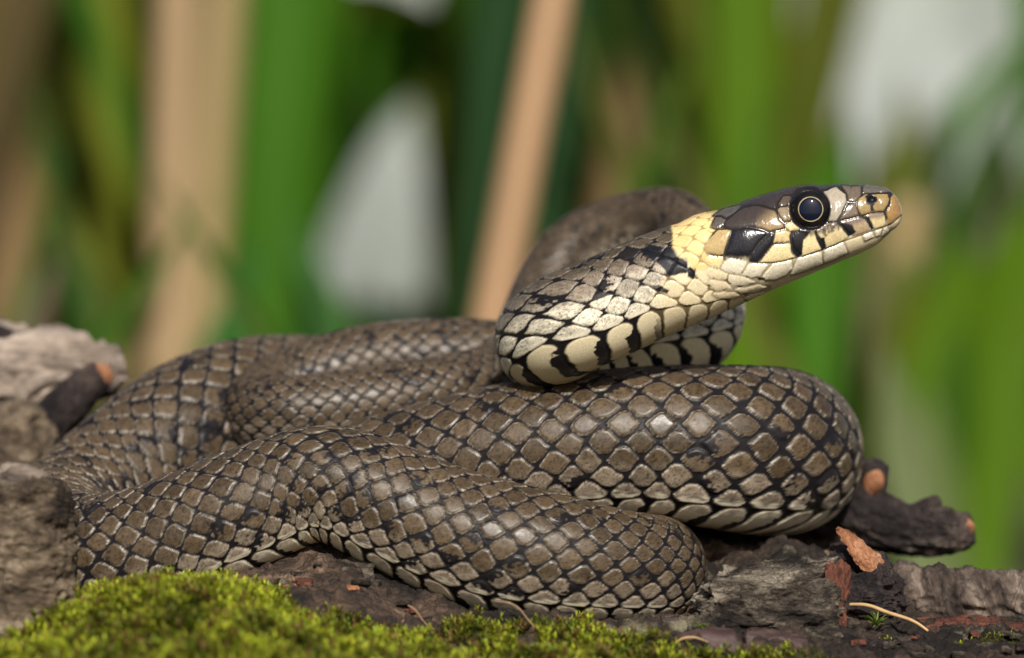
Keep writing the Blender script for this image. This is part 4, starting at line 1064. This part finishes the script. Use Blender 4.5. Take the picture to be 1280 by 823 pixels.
g_mid, g_dark, g_deep, g_oliv, g_lime, g_brt = (0.050, 0.145, 0.008), (0.030, 0.072, 0.007), (0.018, 0.055, 0.016), (0.100, 0.122, 0.010), (0.18, 0.205, 0.016), (0.082, 0.165, 0.006)
clumps = [
 ('mid-green reed clump standing to the side of the dry stalks', 3200, [(335, 318, 80, g_mid, None), (392, 350, 85, g_mid, None), (450, 320, 70, g_mid, 130)]),
 ('lime-green reed clump against the upright tan stalk', 3400, [(150, 142, 75, g_lime, None), (120, 150, 50, g_oliv, None), (180, 200, 40, g_lime, None)]),
 ('olive reed clump reaching over the bright water gap', 3600, [(545, 590, 70, g_oliv, 110), (570, 600, 55, g_oliv, None)]),
 ('deep green reed clump hugging the slanting tan stalk', 2700, [(622, 585, 48, g_deep, None), (650, 640, 50, g_deep, None), (722, 668, 46, g_deep, None)]),
 ('dark green reed clump behind the far loop of the snake', 4600, [(760, 700, 70, g_oliv, None), (850, 830, 85, g_dark, None), (790, 790, 60, g_dark, None), (700, 690, 60, g_dark, None)]),
 ('bright green reed clump behind the head of the snake', 3300, [(930, 925, 75, g_brt, None), (890, 880, 55, g_dark, None), (968, 960, 45, g_oliv, None)]),
 ('low arching green reed clump right behind the left coil', 2300, [(470, 280, 55, (0.04, 0.15, 0.03), 330), (250, 420, 50, (0.05, 0.14, 0.03), 300), (330, 400, 60, (0.035, 0.13, 0.025), 310)]),
 ('brown and dark green reed clump at the pond edge behind the pale branch', 5200, [(60, 50, 80, (0.10, 0.085, 0.045), None), (92, 80, 40, g_dark, None), (10, 20, 60, (0.09, 0.07, 0.04), None), (40, 90, 40, (0.25, 0.19, 0.15), 330), (100, 60, 40, g_dark, 260)]),
 ('broad bright grass clump low behind the twig stub', 2900, [(1250, 1190, 90, g_brt, 330), (1320, 1260, 90, g_brt, 300), (1180, 1140, 70, g_oliv, 360), (1100, 1130, 70, (0.10, 0.17, 0.04), 350), (1380, 1230, 80, g_brt, 280), (1240, 1300, 70, g_brt, 420)]),
 ('pale soft-green leaf clump behind the dark twig stub', 2300, [(1040, 1110, 60, (0.17, 0.21, 0.09), 470), (1090, 1150, 50, (0.15, 0.21, 0.06), 520), (1300, 1210, 70, (0.045, 0.11, 0.006), 440)]),
 ('tangle of bent green and straw leaves low behind the left coil', 2000, [(60, 330, 34, (0.06, 0.12, 0.012), 250), (420, 130, 36, (0.05, 0.13, 0.012), 270), (330, 180, 30, (0.22, 0.16, 0.08), 300), (-60, 150, 30, (0.07, 0.10, 0.012), 180), (190, 40, 30, (0.20, 0.15, 0.10), 320), (120, 20, 26, (0.04, 0.10, 0.015), 200), (20, 110, 28, (0.03, 0.08, 0.012), 120)]),
 ('loose crossing green leaves between the slanting stalk and the head', 2600, [(900, 720, 34, (0.06, 0.12, 0.01), 60), (700, 860, 34, (0.10, 0.11, 0.02), 40), (1010, 880, 30, (0.05, 0.13, 0.01), 120), (760, 960, 30, (0.11, 0.12, 0.02), 90)]),
 ('single leaning reed leaf group over the open water', 3000, [(1330, 1130, 40, g_dark, 40), (1290, 1330, 40, g_mid, None)]),
 ('yellowish grass clump beyond the snout of the snake', 4800, [(1030, 1040, 70, g_oliv, 250), (1100, 1090, 70, (0.15, 0.17, 0.05), 230), (1170, 1150, 80, (0.19, 0.14, 0.06), 260), (1010, 1000, 50, g_oliv, 170)]),
]
def clump(label, d, leaves, group=None):
    xs_ = [l[1] for l in leaves]
    e = empty('reed_clump', line_at(np.mean(xs_), np.mean(xs_), d, GZ)); tag(e, label, 'reeds', group)
    for k, (xt, xb, w, c, ytop) in enumerate(leaves):
        dd = d + 160 * (k - len(leaves) / 2)
        f = (D + dd) / D
        a = line_at(xt, xb, dd, GZ - 40)
        zt = (2300 + 200 * (k % 3)) if ytop is None else float(W(0, ytop - 40, dd)[2])
        b = line_at(xt, xb, dd, zt)
        blade('leaf', a, b, w * f * 1.12, leafmat(c), e, bend=((40 if k % 2 else -40) * (0.3 if ytop else 1), 30, 0), face=0.35 * math.sin(k * 2.1 + xt))
for lb, d, lv in clumps: clump(lb, d * 2.2, lv)
# leaves that arch over the water gap
def arch(label, specs):
    a0 = specs[0][0]
    e = empty('reed_clump', W(*a0[0])); tag(e, label, 'reeds')
    for pts, w, c in specs:
        a = np.array(pts, float); f = (D + a[0, 2]) / D
        S = spline(W(a[:, 0], a[:, 1], a[:, 2]), np.linspace(0, 1, 22))
        tt = np.linspace(0, 1, 22)
        wv = w * f * 0.5 * np.clip((1 - tt) * 2.2, 0, 1) ** 0.7 + 1
        Tn = np.gradient(S, axis=0); Tn /= np.linalg.norm(Tn, axis=1)[:, None]
        sd = np.cross(Tn, np.array([0.15, 1.0, 0.2])); sd /= np.linalg.norm(sd, axis=1)[:, None]
        Vv = np.stack([S - sd * wv[:, None], S + np.array([0, 1, 0]) * (wv * 0.3)[:, None], S + sd * wv[:, None]], 1).reshape(-1, 3)
        link('leaf', mesh_np('leaf', Vv, grid_faces(22, 3)), leafmat(c), e)
gnd = lambda x, d: (x, 411.5 + (1400 - d * SP) / CP / ((D + d) / D) - 0 , d)
arch('green reed leaves arching over the bright water gap', [
 ([gnd(318, 9000), (322, 420, 9000), (335, 260, 9000), (385, 140, 9000), (480, 70, 9000), (600, 60, 9000), (720, 110, 9000)], 150, g_mid),
 ([gnd(330, 10500), (340, 400, 10500), (362, 280, 10500), (420, 170, 10500), (510, 100, 10500), (610, 90, 10500)], 100, g_dark),
 ([gnd(600, 9700), (600, 420, 9700), (592, 220, 9700), (560, 90, 9700), (470, 10, 9700), (360, -10, 9700)], 130, g_oliv)])
arch('dark narrow leaf leaning across the pale open water', [
 ([gnd(1120, 7600), (1130, 420, 7600), (1165, 220, 7600), (1225, 110, 7600), (1300, 50, 7600), (1370, 30, 7600)], 46, g_mid)])
# the far reed belt along the water: many clumps, open where the water shows
rb = random.Random(12)
pal = [('dark green', g_dark), ('deep blue-green', g_deep), ('dark green', g_dark), ('olive', g_oliv), ('fresh green', g_mid), ('brownish', (0.12, 0.09, 0.035))]
palr = [('olive', g_oliv), ('fresh green', g_brt), ('pale greyish', (0.15, 0.18, 0.08)), ('buff', (0.17, 0.145, 0.07)), ('fresh green', g_mid)]
for k in range(48):
    d = rb.uniform(6500, 12800)
    xc = -160 + 1600 * (k + rb.random()) / 48
    right = xc > 985
    lb, cb = (palr if right else pal)[rb.randrange(5 if right else 6)]
    lv = []
    for i in range(5):
        x = xc + rb.uniform(-45, 45)
        yt = None
        if 365 < x < 590: yt = rb.uniform(400, 440)
        elif x > 985: yt = rb.uniform(40, 300) if x < 1110 else rb.uniform(170, 330)
        c = tuple(np.array(cb) * rb.uniform(0.7, 1.3))
        lv.append((x + rb.uniform(-130, 130) * (1 if yt is None and not 300 < x < 660 else 0.3), x, rb.uniform(26, 60), c, yt))
    clump('out-of-focus %s far reed clump along the pond edge' % lb, d, lv, '%s far reed clumps' % lb)
